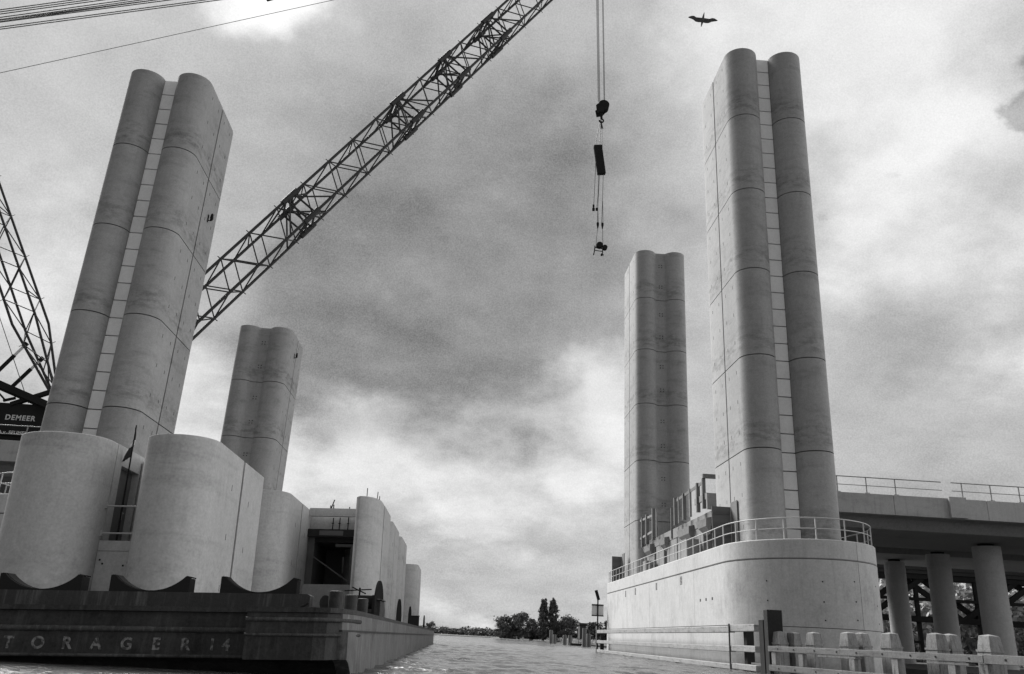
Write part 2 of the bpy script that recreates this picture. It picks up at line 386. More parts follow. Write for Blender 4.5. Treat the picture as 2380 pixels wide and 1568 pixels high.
# ================================================================== TOWERS
HW, RL, UL, DJ = 2.75, 1.15, 1.60, 3.9
def outer_outline():
    p = [(HW, -.085), (-HW, -.085)]
    p += arc(-UL, -DJ + RL, RL, 180, 360, 20)
    p += [(-.45, -DJ + 1.42), (.45, -DJ + 1.42)]
    p += arc(UL, -DJ + RL, RL, 180, 360, 20)
    return p
def inner_outline():
    q = []
    n = 64
    for i in range(n + 1):
        u = -HW + 2 * HW * i / n
        d = abs(u) - UL
        e = RL - math.sqrt(max(0, RL*RL - d*d))
        if abs(u) < UL:
            k = .22; c = .68; h = max(0, k - abs(e - c)) / k; e = min(e, c) - h*h*k*.25
        q.append((u, DJ - e))
    q = [(-HW, .085)] + q + [(HW, .085)]
    return q[::-1]
OUT, INN = outer_outline(), inner_outline()
def hole_boxes(mb, zs, u, sgn=1):
    pass
def tower(label, loc, rz, levels):
    t = thing('bridge_tower', label, 'bridge tower', loc, rz, 'concrete lifting bridge towers')
    core = MB(); core.prism([(-2.56, -2.35), (2.56, -2.35), (2.56, 3.1), (-2.56, 3.1)], .02, levels[-1] - levels[0] - .06)
    core.build('core', 'gap', t)
    z0b = levels[0]
    for i in range(len(levels) - 1):
        a = levels[i] - z0b + (.032 if i else 0); b_ = levels[i+1] - z0b - (.032 if i < len(levels) - 2 else 0); h = b_ - a
        mb = MB(); mb.prism(OUT, a, b_)
        for s in (-1, 1):
            for j in range(3):
                zc = a + h * (j + .5) / 3 + .25
                for yv in (-.75, -2.2):
                    x = s * HW; mb.hexa([(x-.02*s, yv-.035, zc-.13), (x+.004*s, yv-.035, zc-.13), (x+.004*s, yv+.035, zc-.13), (x-.02*s, yv+.035, zc-.13),
                                         (x-.02*s, yv-.035, zc+.10), (x+.004*s, yv-.035, zc+.10), (x+.004*s, yv+.035, zc+.10), (x-.02*s, yv+.035, zc+.10)], 1)
        sh = mb.build('outer_shell', ['tower', 'hole'], t, smooth=40)
        mb = MB(); mb.prism(INN, a, b_)
        for s in (-1, 1):
            for j in range(3):
                zc = a + h * (j + .5) / 3 + .25
                for yv in (.75, 2.2):
                    x = s * HW; mb.box((min(x-.02*s, x+.004*s), yv-.035, zc-.13), (max(x-.02*s, x+.004*s), yv+.035, zc+.10), 1)
        for fr in (.28, .72):
            for zz in (-.13, .13):
                for uu in (-.14, .14):
                    zc = a + h*fr + zz; yv = DJ - .655
                    mb.box((uu-.045, yv-.05, zc-.045), (uu+.045, yv+.012, zc+.045), 1)
        mb.build('inner_shell', ['tower', 'hole'], t, smooth=40)
        ph = (levels[i+1] - levels[i]) / 5
        for k in range(5):
            zb = levels[i] - z0b + k * ph
            p = MB(); p.box((-.435, -DJ + 1.07, zb + .035), (.43, -DJ + 1.36, zb + ph - .035)); p.build('panel', 'panel', sh)
    return t
LV = [6.65, 12.3, 18.17, 24.04, 29.9, 35.75, 41.35]
tower('tallest nearest concrete tower, on the right pier beside the curved white railing', (19.25, 50.5, 6.65), 0, LV)
tower('tall concrete tower at the far end of the right pier, with rows of small holes', (19.4, 83.2, 6.65), math.pi, LV)
tower('dark concrete tower behind the barge, crane boom passing behind it', (-22.35, 51.3, 6.65), 0, [6.65, 12.45, 18.3, 24.2, 30.1, 36.0])
tower('shortest concrete tower, farthest away on the left side beneath the crane boom', (-22.1, 84.5, 6.65), math.pi, [6.65, 12.4, 18.3, 24.1, 30.0])

def tower_lamp(label, x, y, z):
    t = thing('bracket_lamp', label, 'lamp', (x, y, z), 0, 'small bracket lamps on the tower flanks'); t.scale = (.6, .6, .8)
    mb = MB(); mb.box((0, -.1, -.35), (.06, .1, .35)); mb.tube([(.06,0,-.2),(.42,0,-.2)], .05, 8); mb.build('bracket', 'steel', t)
    mb = MB(); mb.lathe([(.16,-.15),(.2,.1),(.14,.42),(.05,.5)], (.42,0,0), 12); mb.build('lamp_body', 'steel', t, smooth=40)
tower_lamp('small dark lamp high on the flank of the dark tower behind the barge', -19.59, 52.6, 27.7)
tower_lamp('small dark lamp near the top of the shortest tower', -19.34, 83.7, 27.9)
# ================================================================== PIERS
def pier_outline(cx, y0, y1, a=4.25, b=5.2, ins=0.0, n=26):
    p = ell(cx, y0 + b, a - ins, b - ins, 180, 360, n) + ell(cx, y1 - b, a - ins, b - ins, 0, 180, n)
    return p
def pier(label, cx, y0, y1, louvres):
    t = thing('bridge_pier', label, 'bridge pier', (cx, (y0+y1)/2, 0), 0, 'round ended concrete bridge piers')
    c = Vector((cx, (y0+y1)/2, 0))
    def loc(o): return [(x - c.x, y - c.y) for x, y in o]
    mb = MB(); mb.prism(loc(pier_outline(cx, y0, y1)), -1.5, 2.20); mb.build('footing', 'pier', t, smooth=40)
    mb = MB(); mb.prism(loc(pier_outline(cx, y0, y1, ins=.05)), 2.20, 2.235)
    mb.prism(loc(pier_outline(cx, y0, y1, ins=.05)), 5.60, 5.65); mb.build('joint', 'core', t, smooth=40)
    mb = MB(); mb.prism(loc(pier_outline(cx, y0, y1)), 2.235, 5.60)
    sx_ = 1 if cx < 0 else -1; xf = sx_ * 4.25
    for yl in louvres:
        for k in range(6):
            z = 5.42 - k*.092; a_, b__ = sorted((xf - sx_*.05, xf + sx_*.004))
            mb.box((a_, yl - c.y - .26, z - .03), (b__, yl - c.y + .26, z + .028), 1)
    for yl in (50.1, 51.4, 52.65):
        a_, b__ = sorted((xf - sx_*.05, xf + sx_*.004)); mb.box((a_, yl - c.y - .16, 3.66), (b__, yl - c.y + .1, 3.82), 1)
    for ang in (225, 262, 286, 312, 335):
        for z in (2.7, 3.6, 4.6):
            zz = z + .12*math.sin(ang); a_ = R(ang); bx_, by_ = 4.25*math.cos(a_), (y0 - c.y + 5.2) + 5.2*math.sin(a_)
            nx_, ny_ = math.cos(a_)/4.25, math.sin(a_)/5.2; q = Vector((nx_, ny_, 0)).normalized(); p_ = Vector((bx_, by_, zz))
            mb.bar(p_ - q*.05, p_ + q*.006, .07, .07, mi=1)
    mb.build('shaft', ['pier', 'hole'], t, smooth=40)
    mb = MB(); mb.prism(loc(pier_outline(cx, y0, y1)), 5.65, 6.65); mb.build('coping', 'pier', t, smooth=40, bevel=.05)
    # faint vertical casting joints on the shaft
    mb = MB()
    for yj in (54.0, 67.0, 76.0): 
        a_, b__ = sorted((xf - sx_*.01, xf + sx_*.003)); mb.box((a_, yj - c.y - .012, 2.25), (b__, yj - c.y + .012, 5.58))
    for ang in (291,):
        a_ = R(ang); p_ = Vector((4.25*math.cos(a_), (y0 - c.y + 5.2) + 5.2*math.sin(a_), 0)); q = Vector((math.cos(a_)/4.25, math.sin(a_)/5.2, 0)).normalized(); s_ = Vector((-q.y, q.x, 0))
        for z0_, z1_ in ((2.25, 5.59), (5.66, 6.6)):
            mb.hexa([p_ + q*k1 + s_*k2 + Vector((0,0,zz)) for zz in (z0_, z1_) for k1, k2 in ((-.02,-.01),(.004,-.01),(.004,.01),(-.02,.01))])
    mb.build('casting_joint', 'core', t)
    return t
pier('long round ended concrete pier in the water, carrying the right hand towers', 19.25, 42.8, 91.0, (57.15, 64.5, 72.4, 76.7))
pier('round ended concrete pier carrying the left hand towers behind the barge', -22.35, 43.6, 92.0, ())
def pier_rail(label, cx, y0, y1, m):
    t = thing('railing', label, 'railing', (cx, y0, 6.65), 0, 'white steel railings round the pier tops')
    o = pier_outline(cx, y0, y1, ins=.16, n=30)
    pts = [Vector((x - cx, y - y0, 0)) for x, y in o]; pts.append(pts[0])
    segs = [0.0]
    for i in range(1, len(pts)): segs.append(segs[-1] + (pts[i] - pts[i-1]).length)
    def at(s):
        for i in range(1, len(pts)):
            if s <= segs[i]: f = (s - segs[i-1]) / max(1e-6, segs[i] - segs[i-1]); return pts[i-1].lerp(pts[i], f)
        return pts[-1]
    for nm, z, r in (('top_rail', 1.12, .032), ('middle_rail', .56, .026)):
        mb = MB(); mb.tube([p + Vector((0, 0, z)) for p in pts], r, 8); mb.build(nm, m, t, smooth=60)
    tot = segs[-1]; n = int(tot / 1.62)
    for i in range(n):
        p = at(tot * i / n); mb = MB(); mb.bar(p, p + Vector((0, 0, 1.09)), .055, .055); mb.box((p.x-.07, p.y-.07, 0), (p.x+.07, p.y+.07, .015)); mb.build('post', m, t)
    return t
pier_rail('white two rail steel railing curving round the top of the right pier', 19.25, 42.8, 91.0, 'rail')
pier_rail('white two rail steel railing round the left pier top, mostly behind the barge load', -22.35, 43.6, 92.0, 'rail')

# ================================================================== VIADUCTS
def viaduct(label, x0, x1, ya, yb):
    t = thing('approach_viaduct', label, 'viaduct', (x0, (ya+yb)/2, 0), 0, 'concrete approach viaducts')
    cy = (ya+yb)/2; h = (yb - ya)/2; W = x1 - x0
    lo, hi = min(0, W), max(0, W)
    mb = MB()
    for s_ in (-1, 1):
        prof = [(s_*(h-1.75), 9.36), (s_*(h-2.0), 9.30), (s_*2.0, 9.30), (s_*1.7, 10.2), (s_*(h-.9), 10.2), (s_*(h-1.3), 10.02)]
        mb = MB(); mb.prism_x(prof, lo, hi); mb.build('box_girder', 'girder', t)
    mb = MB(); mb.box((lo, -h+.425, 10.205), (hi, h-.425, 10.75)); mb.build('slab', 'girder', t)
    for s in (-1, 1):
        n = max(1, int((hi - lo) / 6.4))
        for i in range(n):
            a = lo + (hi-lo)*i/n; b_ = lo + (hi-lo)*(i+1)/n
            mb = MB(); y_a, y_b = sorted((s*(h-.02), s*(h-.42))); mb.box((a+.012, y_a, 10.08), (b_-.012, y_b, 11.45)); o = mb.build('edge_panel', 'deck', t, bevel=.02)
    mb = MB(); mb.box((lo, -h+.43, 10.755), (hi, h-.43, 10.83)); mb.build('road_surface', 'asphalt', t)
    return t, cy, h
def via_rail(label, x0, x1, y, z, gap=None):
    t = thing('railing', label, 'railing', (x0, y, z), 0, 'thin two rail railings on the viaducts')
    W = x1 - x0; lo, hi = min(0, W), max(0, W); runs = [(lo, hi)] if gap is None else [(lo, gap - x0 - .35), (gap - x0 + .35, hi)]
    for a, b_ in runs:
        for nm, zz, r in (('top_rail', 1.14, .036), ('middle_rail', .57, .026)):
            mb = MB(); mb.tube([(a, 0, zz), (b_, 0, zz)], r, 8); mb.build(nm, 'railgrey', t, smooth=60)
        n = max(2, int((b_-a)/2.05))
        for i in range(n):
            x = a + .75 + i*2.05
            if x > b_ - .2: break
            mb = MB(); mb.bar((x, 0, 0), (x, 0, 1.12), .07, .05, up=(0,1,0)); mb.box((x-.16, -.1, 0), (x+.16, .1, .07)); mb.build('post', 'railgrey', t)
    return t
viaduct('grey concrete approach viaduct meeting the right pier, on round columns', 22.6, 95, 54.5, 80.5)
via_rail('thin grey railing on the right viaduct with a short gap in it', 22.6, 95, 54.75, 11.45, 33.15)
viaduct('grey concrete approach viaduct on the left carrying the crane', -26.2, -110, 54.5, 80.5)
via_rail('pale railing on the left viaduct in front of the crane signs', -26.2, -110, 54.75, 11.35)
# expansion box on the right parapet
mb = MB(); mb.box((33.0, 54.30, 10.12), (34.2, 54.49, 11.54)); tag(mb.build('joint_cover', 'deck', bevel=.02), 'raised concrete cover block on the right viaduct edge below the railing gap', 'joint cover')
def vcolumn(label, x, y, top=7.70, r=.98):
    t = thing('viaduct_column', label, 'column', (x, y, 0), 0, 'round columns beneath the right viaduct')
    mb = MB(); mb.lathe([(r+.02, -1.2), (r, .5), (r*.97, top - .2)], (0,0,0), 36); mb.build('shaft', 'col', t, smooth=50)
    mb = MB(); mb.lathe([(r*.55, top-.2), (r*.55, top)], (0,0,0), 20); mb.build('bearing', 'steel', t, smooth=50)
    return t
vcolumn('thickest lit round column, front one beneath the right viaduct', 39.1, 60.5, 9.3, 1.0)
vcolumn('round column in half shade, between the lit column and the dark one', 39.0, 66.9, 9.3, .92)
vcolumn('dark round column beside the right pier, deepest under the viaduct', 39.0, 74.0, 9.3, .90)

# ================================================================== ABUTMENT BETWEEN THE RIGHT TOWERS
t = thing('bridge_abutment', 'stepped pale concrete road end between the two right towers', 'abutment', (17.0, 67, 6.65))
def lb(a, b): return (a[0]-17.0, a[1]-67, a[2]-6.65), (b[0]-17.0, b[1]-67, b[2]-6.65)
mb = MB()
for y0, y1 in ((55.2, 57.4), (60.0, 62.6), (65.2, 67.3), (67.6, 71.0), (72.3, 75.0), (75.6, 78.9)): mb.box(*lb((17.45, y0, 6.66), (22.3, y1, 9.32)))
mb.box(*lb((19.2, 55.2, 6.665), (22.28, 78.9, 9.31))); mb.build('wall', 'abut', t, bevel=.02)
mb = MB(); mb.box(*lb((17.42, 55.0, 9.33), (22.4, 79.1, 10.15))); mb.build('road_slab', 'abut', t, bevel=.03)
for y0, y1 in ((57.4, 60.6), (62.0, 66.2), (69.8, 72.6), (75.4, 79.0)):
    mb = MB(); mb.hexa([Vector((q[0]-17, q[1]-67, q[2]-6.65)) for q in [(17.1,y0+.6,9.1),(17.5,y0+1.0,8.6),(17.5,y1-1.0,8.6),(17.1,y1-.6,9.1),(17.0,y0+.2,9.6),(17.42,y0+.2,9.7),(17.42,y1-.2,9.7),(17.0,y1-.2,9.6)]]); mb.build('corbel', 'abut', t)
mb = MB(); mb.box(*lb((17.0, 57.2, 10.17), (18.6, 57.45, 11.3))); mb.box(*lb((17.0, 57.46, 10.9), (17.14, 60.5, 11.35))); mb.build('parapet', 'abut', t)
for y0, y1, ht in ((60.6, 62.6, 1.2), (74.2, 75.6, .75)):
    mb = MB(); mb.box(*lb((16.35, y0, 6.655), (17.3, y1, 6.655+ht+.6))); mb.build('plinth', 'abut', t, bevel=.02)
# row of timber guard posts along the road end
def guard_post(y, x, z0, z1, wdt, m, label):
    mb = MB(); mb.box((-wdt/2, -wdt/2, 0), (wdt/2, wdt/2, z1-z0)); 
    o = mb.build('guard_post', m); o.location = (x, y, z0); tag(o, label, 'post', 'timber guard posts along the road end')
gp = [(58.0, 10.3, 12.45, .24, 'formwood', 'dark timber guard post nearest the tall right tower, under the cross beam'),
      (59.5, 10.25, 12.38, .26, 'formwood', 'thick dark guard post, second one from the tall right tower'),
      (61.6, 10.2, 12.3, .16, 'wood', 'pale slim guard post between two thick dark ones'),
      (63.4, 10.2, 12.25, .26, 'formwood', 'thick dark guard post above the sloped concrete bracket'),
      (65.0, 10.15, 12.25, .13, 'wood', 'thin pale guard post left of the thick dark one'),
      (66.1, 10.1, 12.3, .26, 'formwood', 'stained guard post before the far tower edge'),
      (67.4, 9.2, 11.7, .15, 'formwood', 'low thin guard post reaching down past the slab'),
      (72.7, 9.9, 12.4, .14, 'wood', 'slim white guard post over the dark recess'),
      (74.0, 9.8, 12.6, .28, 'formwood', 'tall dark guard post before the far right tower'),
      (76.6, 9.7, 12.4, .28, 'formwood', 'dark guard post with white edge, third from the far end'),
      (78.6, 9.6, 12.4, .26, 'formwood', 'dark guard post, last but one at the far end'),
      (79.9, 9.6, 12.5, .30, 'formwood', 'end guard post farthest along the road end')]
for y, a, b_, wd_, m_, lab in gp: guard_post(y, 17.0, a, b_, wd_, m_, lab)
def simple(name, mb, m, label, cat, group=None, **k):
    return tag(mb.build(name, m, **k), label, cat, group)
mb = MB(); mb.box((16.9, 57.7, 12.46), (19.4, 57.95, 12.75)); simple('cross_beam', mb, 'formwood', 'timber cross beam on the nearest guard post by the tall tower', 'beam')
mb = MB(); mb.bar((17.0, 58.2, 12.2), (17.0, 65.6, 12.05), .05, .22); simple('guard_plank', mb, 'formwood', 'sloping top plank along the nearer guard posts', 'plank')
mb = MB(); mb.bar((16.98, 73.9, 12.0), (16.98, 79.8, 12.2), .05, .2); mb.bar((16.98, 73.9, 10.6), (16.98, 79.8, 10.5), .05, .2); simple('guard_plank', mb, 'wood', 'pale planks joining the guard posts at the far end', 'plank')
# plywood shutters closing the walkway beside the towers
def shutter(label, x0, x1, y, z1, side, zs):
    t = thing('shutter_gate', label, 'gate', (x0, y, 6.655), 0, 'dark shutters across the pier walkway')
    mb = MB(); mb.box((0, 0, 0), (x1-x0, .06, z1-6.655)); mb.build('board', 'ply', t)
    mb = MB(); mb.box((x1-x0+.005, -1.2, 0), (x1-x0+.065, .0, z1-6.4)); mb.build('side_board', 'ply', t)
    mb = MB()
    for k in range(4): z = .08 + k*(z1-6.8)/3.6; mb.box((.02, -.05, z), (x1-x0-.02, -.003, z+.1))
    mb.build('batten', 'formwood', t)
shutter('dark boarded shutter beside the tall right tower, on the pier walkway', 15.22, 16.40, 50.3, 9.25, 1, 0)
shutter('dark boarded shutter at the far end of the pier walkway', 15.15, 16.15, 84.6, 9.2, 1, 0)
mb = MB(); mb.lathe([(.38, 0), (.40, .3), (.38, .8)], (0,0,0), 16); mb.box((-.12,-.7,0), (.45,-.45,.55))
o = mb.build('site_drum', 'ply', smooth=40); o.location = (16.5, 72.2, 6.66); tag(o, 'dark drum standing on the pier walkway by a plinth', 'drum')

# ================================================================== RIGHT TIMBER FENDER
t = thing('timber_fender', 'long pale three beam timber fender beside the right pier', 'fender', (13.9, 62, 0))
def fb(nm, y0, y1, z0, z1, m='wood2', x0=-.0, x1=.32):
    mb = MB(); mb.box((x0, y0-62, z0), (x1, y1-62, z1)); return mb.build(nm, m, t, bevel=.03)
for z0, z1 in ((1.78, 2.09), (.85, 1.13), (.02, .28)):
    fb('beam', 43.65, 82.0, z0, z1); fb('beam', 82.06, 86.0, z0, z1); fb('beam', 39.9, 43.5, z0 + .04, z1 + .05)
for y in (85.7,):
    mb = MB(); mb.box((.33, y-62-.17, -1.4), (.67, y-62+.17, 1.9)); mb.build('pile', 'tar', t)
mb = MB(); mb.box((-.05, 43.51, -.6), (-.005, 43.64, 2.2)); mb.v = [(x, y-62, z) for x, y, z in mb.v]; mb.build('strap', 'tar', t)
mb = MB(); mb.box((.33, 42.0-62, -1.4), (.7, 42.45-62, 1.85)); mb.build('pile', 'tar', t)
mb = MB(); mb.tube([(-.03, 86.02-62, -.3), (-.03, 86.02-62, 2.45)], .05, 8); mb.build('guide_pole', 'rail', t)
t2 = thing('mooring_post', 'thick black square post at the near end of the long fender', 'post', (14.25, 38.5, 0))
mb = MB(); mb.prism([(-.40,-.55),(.26,-.62),(.34,.1),(-.32,.16)], -1.5, 2.74); mb.build('post', 'tar', t2, bevel=.02)
mb = MB(); mb.prism([(-.36,.17),(.12,.16),(.12,.75),(-.36,.75)], -1.5, 2.32); mb.build('backing_post', 'tar', t2, bevel=.02)
mb = MB(); mb.box((14.3, 40.2, .345), (14.5, 41.7, .43)); simple('loose_plank', mb, 'wood2', 'loose pale plank lying on the lowest fender beam', 'plank')
# navigation sign at the far end of the fender
t = thing('navigation_sign', 'square sign board seen from behind on a pole at the far fender end', 'sign', (14.15, 87, 0))
mb = MB(); mb.tube([(0,0,-1.2),(0,0,5.1)], .07, 10); mb.build('pole', 'steel', t)
mb = MB(); mb.box((-.62,.08,3.5),(.6,.12,4.6)); mb.build('board', 'signback', t)
mb = MB(); mb.box((-.62,.0,3.42),(.6,.075,3.52)); mb.box((-.62,.0,4.45),(.6,.075,4.55)); mb.build('rail', 'steel', t)
mb = MB(); mb.bar((-.2,.05,5.95),(.08,-.02,5.0), .30, .12, up=(0,1,0)); mb.build('lamp_panel', 'steel', t)

# ================================================================== PILES AND GUARD BEAM IN FRONT
def pile_mesh(wd_, top):
    mb = MB(); a = wd_/2; z1 = top
    sh = [(a, -1.6), (a, z1-.66), (a*.97, z1-.60), (a*.90, z1-.34), (a*.76, z1-.055), (a*.70, z1-.045), (.02, z1)]
    vs = []; fs = []
    for r, z in sh: vs += [(-r,-r,z),(r,-r,z),(r,r,z),(-r,r,z)]
    for i in range(len(sh)-1):
        for j in range(4): j2 = (j+1) % 4; fs.append((i*4+j, i*4+j2, (i+1)*4+j2, (i+1)*4+j))
    fs.append((0,3,2,1)); fs.append(tuple((len(sh)-1)*4+j for j in range(4))); mb.add(vs, fs); return mb
PILES = [((14.34,37.8),.50,22,1.847,'timber pile with pointed head nearest the thick black post'),
 ((15.0,37.9),.52,24,1.84,'timber pile half hidden behind the first pile by the black post'),
 ((14.95,35.6),.52,19,1.835,'lone timber pile standing left of a bolted pair, in front of the pier'),
 ((15.38,33.3),.52,17,1.857,'front timber pile of the middle pair before the pier corner'),
 ((15.98,33.45),.54,26,1.863,'rear timber pile of the middle pair before the pier corner'),
 ((15.95,31.05),.54,18,1.857,'single timber pile below the right edge of the pier'),
 ((16.42,28.9),.54,14,1.868,'front timber pile of the right pair before the dark truss'),
 ((17.02,29.05),.54,20,1.868,'rear timber pile of the right pair before the dark truss'),
 ((16.98,26.85),.56,13,1.842,'rightmost timber pile, in front of the lit round column')]
for (x, y), wd_, rz, ztop, lab in PILES:
    t = thing('timber_pile', lab, 'pile', (x, y, 0), R(rz), 'square timber piles with pointed heads'); t.rotation_euler = (R(random.uniform(-1.2, 1.2)), R(random.uniform(-1.2, 1.2)), R(rz))
    mb = pile_mesh(wd_, ztop); mb.build('post', 'wood', t, bevel=.012)
    a = wd_/2 + .012
    for zz in (1.30, .30): mb = MB(); mb.prism([(-a,-a),(a,-a),(a,a),(-a,a)], zz, zz+.07); mb.build('band', 'wood', t)
A_, B_ = Vector((13.72, 37.5, 0)), Vector((16.64, 24.7, 0)); dl = (B_ - A_).normalized(); nl = Vector((dl.y, -dl.x, 0)); nl = nl if nl.x > 0 else -nl
t = thing('guard_beam', 'two bolted timber guard beams running in front of the pointed piles', 'fender', A_)
L_ = (B_ - A_).length
def gbeam(nm, s0, s1, z0, z1, off0=0.0, off1=.24, m='wood3'):
    mb = MB(); q = [dl*s0 + nl*off0, dl*s1 + nl*off0, dl*s1 + nl*off1, dl*s0 + nl*off1]
    mb.hexa([p + Vector((0,0,z0)) for p in q] + [p + Vector((0,0,z1)) for p in q]); return mb.build(nm, m, t, bevel=.015)
S1 = 11.62
gbeam('beam', -.15, S1 - .012, .97, 1.20); gbeam('beam', S1 + .012, L_ + 7, .95, 1.22)
gbeam('beam', -.15, S1 - .012, .18, .43); gbeam('beam', S1 + .012, L_ + 7, .17, .43)
s = .6
while s < L_ + 6:
    for z in (1.09, .30):
        p = dl*s - nl*.012 + Vector((0,0,z)); mb = MB(); mb.bar(p, p + nl*.03, .06, .06); mb.build('bolt', 'tar', t)
    s += 1.15 + (.25 if int(s) % 2 else 0)
for s0, s1 in ((3.3, 5.6), (9.2, 11.0)): gbeam('packing', s0, s1, .86, .94, .02, .30, 'wood')
for s0 in (.05, 2.0, 5.2, 7.5, 10.1, 11.4): gbeam('block', s0, s0 + .32, .44, .95, .03, .22, 'wood')

# ================================================================== OLD TRUSS BRIDGE BEYOND THE VIADUCT
t = thing('truss_bridge', 'dark lattice steel bridge seen between the viaduct columns', 'truss bridge', (45, 92, 0))
X0, X1 = 0.0, 42.0
for nm, z, hh in (('bottom_chord', 5.1, .62), ('middle_chord', 7.2, .32), ('top_chord', 9.6, .5)):
    mb = MB(); mb.box((X0-4, -.3, z-hh/2), (X1, .3, z+hh/2)); mb.build(nm, 'steel', t)
mb = MB()
k = 0
x = -2.0
while x < X1:
    up = k % 2 == 0
    for off in (0, 2.1):
        yy_ = -.08 if up else .42; a = (x+off, yy_ + off*.03, 5.2 if up else 9.5); b_ = (x+6.4+off, yy_ + off*.03, 9.5 if up else 5.2); mb = MB(); mb.bar(a, b_, .55, .4, up=(0,1,0)); mb.build('diagonal', 'steel', t)
    x += 6.4; k += 1
for x in (5.6, 12.5, 19, 26, 33):
    mb = MB(); mb.bar((x,.05,1.2), (x,.05,9.6), .42, .36, up=(0,1,0)); mb.build('post', 'steel', t)
mb = MB(); mb.box((X0-4,-.4,9.9),(X1,8,10.3)); mb.box((X0-4,-.5,10.32),(X1,-.2,13.5)); mb.build('deck', 'tar', t)
# bridge fender frame of old bridge near water
mb = MB(); mb.box((0.1,-.1,2.6),(5.4,.1,2.85)); mb.build('low_brace', 'steel', t)
mb = MB(); mb.box((2.6,-.8,-1),(4.0,.6,9.3)); mb.build('support', 'tar', t)

# ================================================================== BARGE (floats with a list: own frame)
TH = R(2.15); PIV = Vector((-2.15, 20.0, 1.4))
MBG = Matrix.Translation(PIV) @ Matrix.Rotation(-TH, 4, 'Y') @ Matrix.Rotation(R(-.12), 4, 'X') @ Matrix.Translation(-PIV)
def on_barge(o): o.matrix_world = MBG @ o.matrix_world; return o
def bthing(name, label, cat, loc, rz=0, group=None):
    o = thing(name, label, cat, (0,0,0), 0, group); o.matrix_world = MBG @ Matrix.Translation(loc) @ Matrix.Rotation(rz, 4, 'Z'); return o
barge = bthing('work_barge', 'long dark steel barge with worn white letters on its bow', 'barge', (0,0,0))
LX_ = -17.0
def hull():
    # plan of the deck edge, near right corner rounded
    deck = [(LX_, 18.75), (-4.36, 18.75), (-4.36, 18.02), (-2.95, 18.0), (-2.66, 18.12), (-2.47, 18.6), (-2.36, 19.5), (-2.31, 21.0), (-2.30, 24), (-2.30, 86), (LX_, 86)]
    mb = MB(); mb.prism(deck, 1.30, 1.40); mb.build('deck', 'hull', barge)
    # right side plating with the curved rake of the bow
    prof = [(18.6, .38), (18.95, .30), (19.4, .10), (19.9, -.35), (20.3, -.9), (86, -.9), (86, .93), (18.6, .93)]
    mb = MB(); mb.prism_x(prof, -2.62, -2.32)
    mb.build('side_plating', 'hull_side', barge)
    mb = MB(); mb.prism([(-2.60, 18.60), (-2.47, 18.63), (-2.36, 19.5), (-2.305, 21.0), (-2.295, 24), (-2.295, 86), (-2.60, 86)], .97, 1.295); mb.build('sheer_strake', 'hull_side', barge)
    mb = MB(); mb.prism([(-2.60, 18.62), (-2.45, 18.62), (-2.335, 19.5), (-2.27, 21.0), (-2.27, 86), (-2.60, 86)], .93, .97); mb.build('rubbing_strake', 'hull', barge)
    # bow transom, corner block and raking bottom
    mb = MB(); mb.box((LX_, 18.80, .42), (-4.30, 19.1, .93)); mb.build('name_plate', 'hull', barge)
    mb = MB(); mb.box((LX_, 18.84, .95), (-4.30, 19.1, 1.29)); mb.build('bow_plating', 'hull', barge)
    cb = [(-4.345, 19.4), (-4.345, 18.06), (-2.97, 18.05), (-2.72, 18.16), (-2.52, 18.62), (-2.52, 19.4)]
    mb = MB(); mb.prism(cb, .38, 1.29); mb.build('bow_corner', 'hull', barge)
    mb = MB()
    for z in (1.16, .86):
        pts = [(-4.36, 18.05), (-2.96, 18.03), (-2.68, 18.15), (-2.49, 18.61), (-2.38, 19.5), (-2.31, 20.6)]
        mb.tube([(x, y, z) for x, y in pts], .045 if z > 1 else .03, 8)
    mb.tube([(LX_, 18.80, .935), (-4.36, 18.80, .935)], .06, 10); mb.tube([(LX_, 18.81, .41), (-4.36, 18.80, .41)], .035, 8)
    mb.build('half_round', 'strip', barge, smooth=60)
    mb = MB()
    rk = [(18.82, .40), (19.1, .30), (19.45, .05), (19.9, -.4), (20.3, -.9), (30, -.9), (30, .39), (19.3, .39)]
    mb.prism_x(rk, LX_, -2.63); mb.build('raking_bottom', 'hull', barge)
    mb = MB(); mb.box((LX_, 30.01, -.9), (-2.63, 86, 1.29)); mb.build('hold', 'hull', barge)
    # cross beam on the bow deck
    mb = MB(); mb.prism_y([(LX_, 1.401), (-3.48, 1.401), (-3.42, 1.46), (-3.42, 1.71), (-3.5, 1.745), (LX_, 1.745)], 20.0, 20.45); mb.build('cross_beam', 'beamsteel', barge)
    for xx, ch in zip((-10.95, -9.97, -8.79, -7.55, -6.20, -5.17, -4.87 - .12, -4.80), 'STORAGE'): pass
    xs = [-10.74, -9.74, -9.14, -8.57, -7.95, -7.33, -6.73, -6.11, -5.66, -5.25]
hull()
# letters of the bow name, one mesh each (wide spacing), worn
def frontM(x, y, z): return Matrix.Translation((x, y, z)) @ Matrix.Rotation(R(90), 4, 'X')
NAMEX = [('S', -9.98), ('T', -9.36), ('O', -8.76), ('R', -8.17), ('A', -7.57), ('G', -6.95), ('E', -6.34), ('R', -5.74), ('1', -5.18), ('4', -4.89)]
for ch, xx in NAMEX: text_mesh('letter', ch, .33, 'worn', barge, frontM(xx, 18.795, .535), ext=.004)
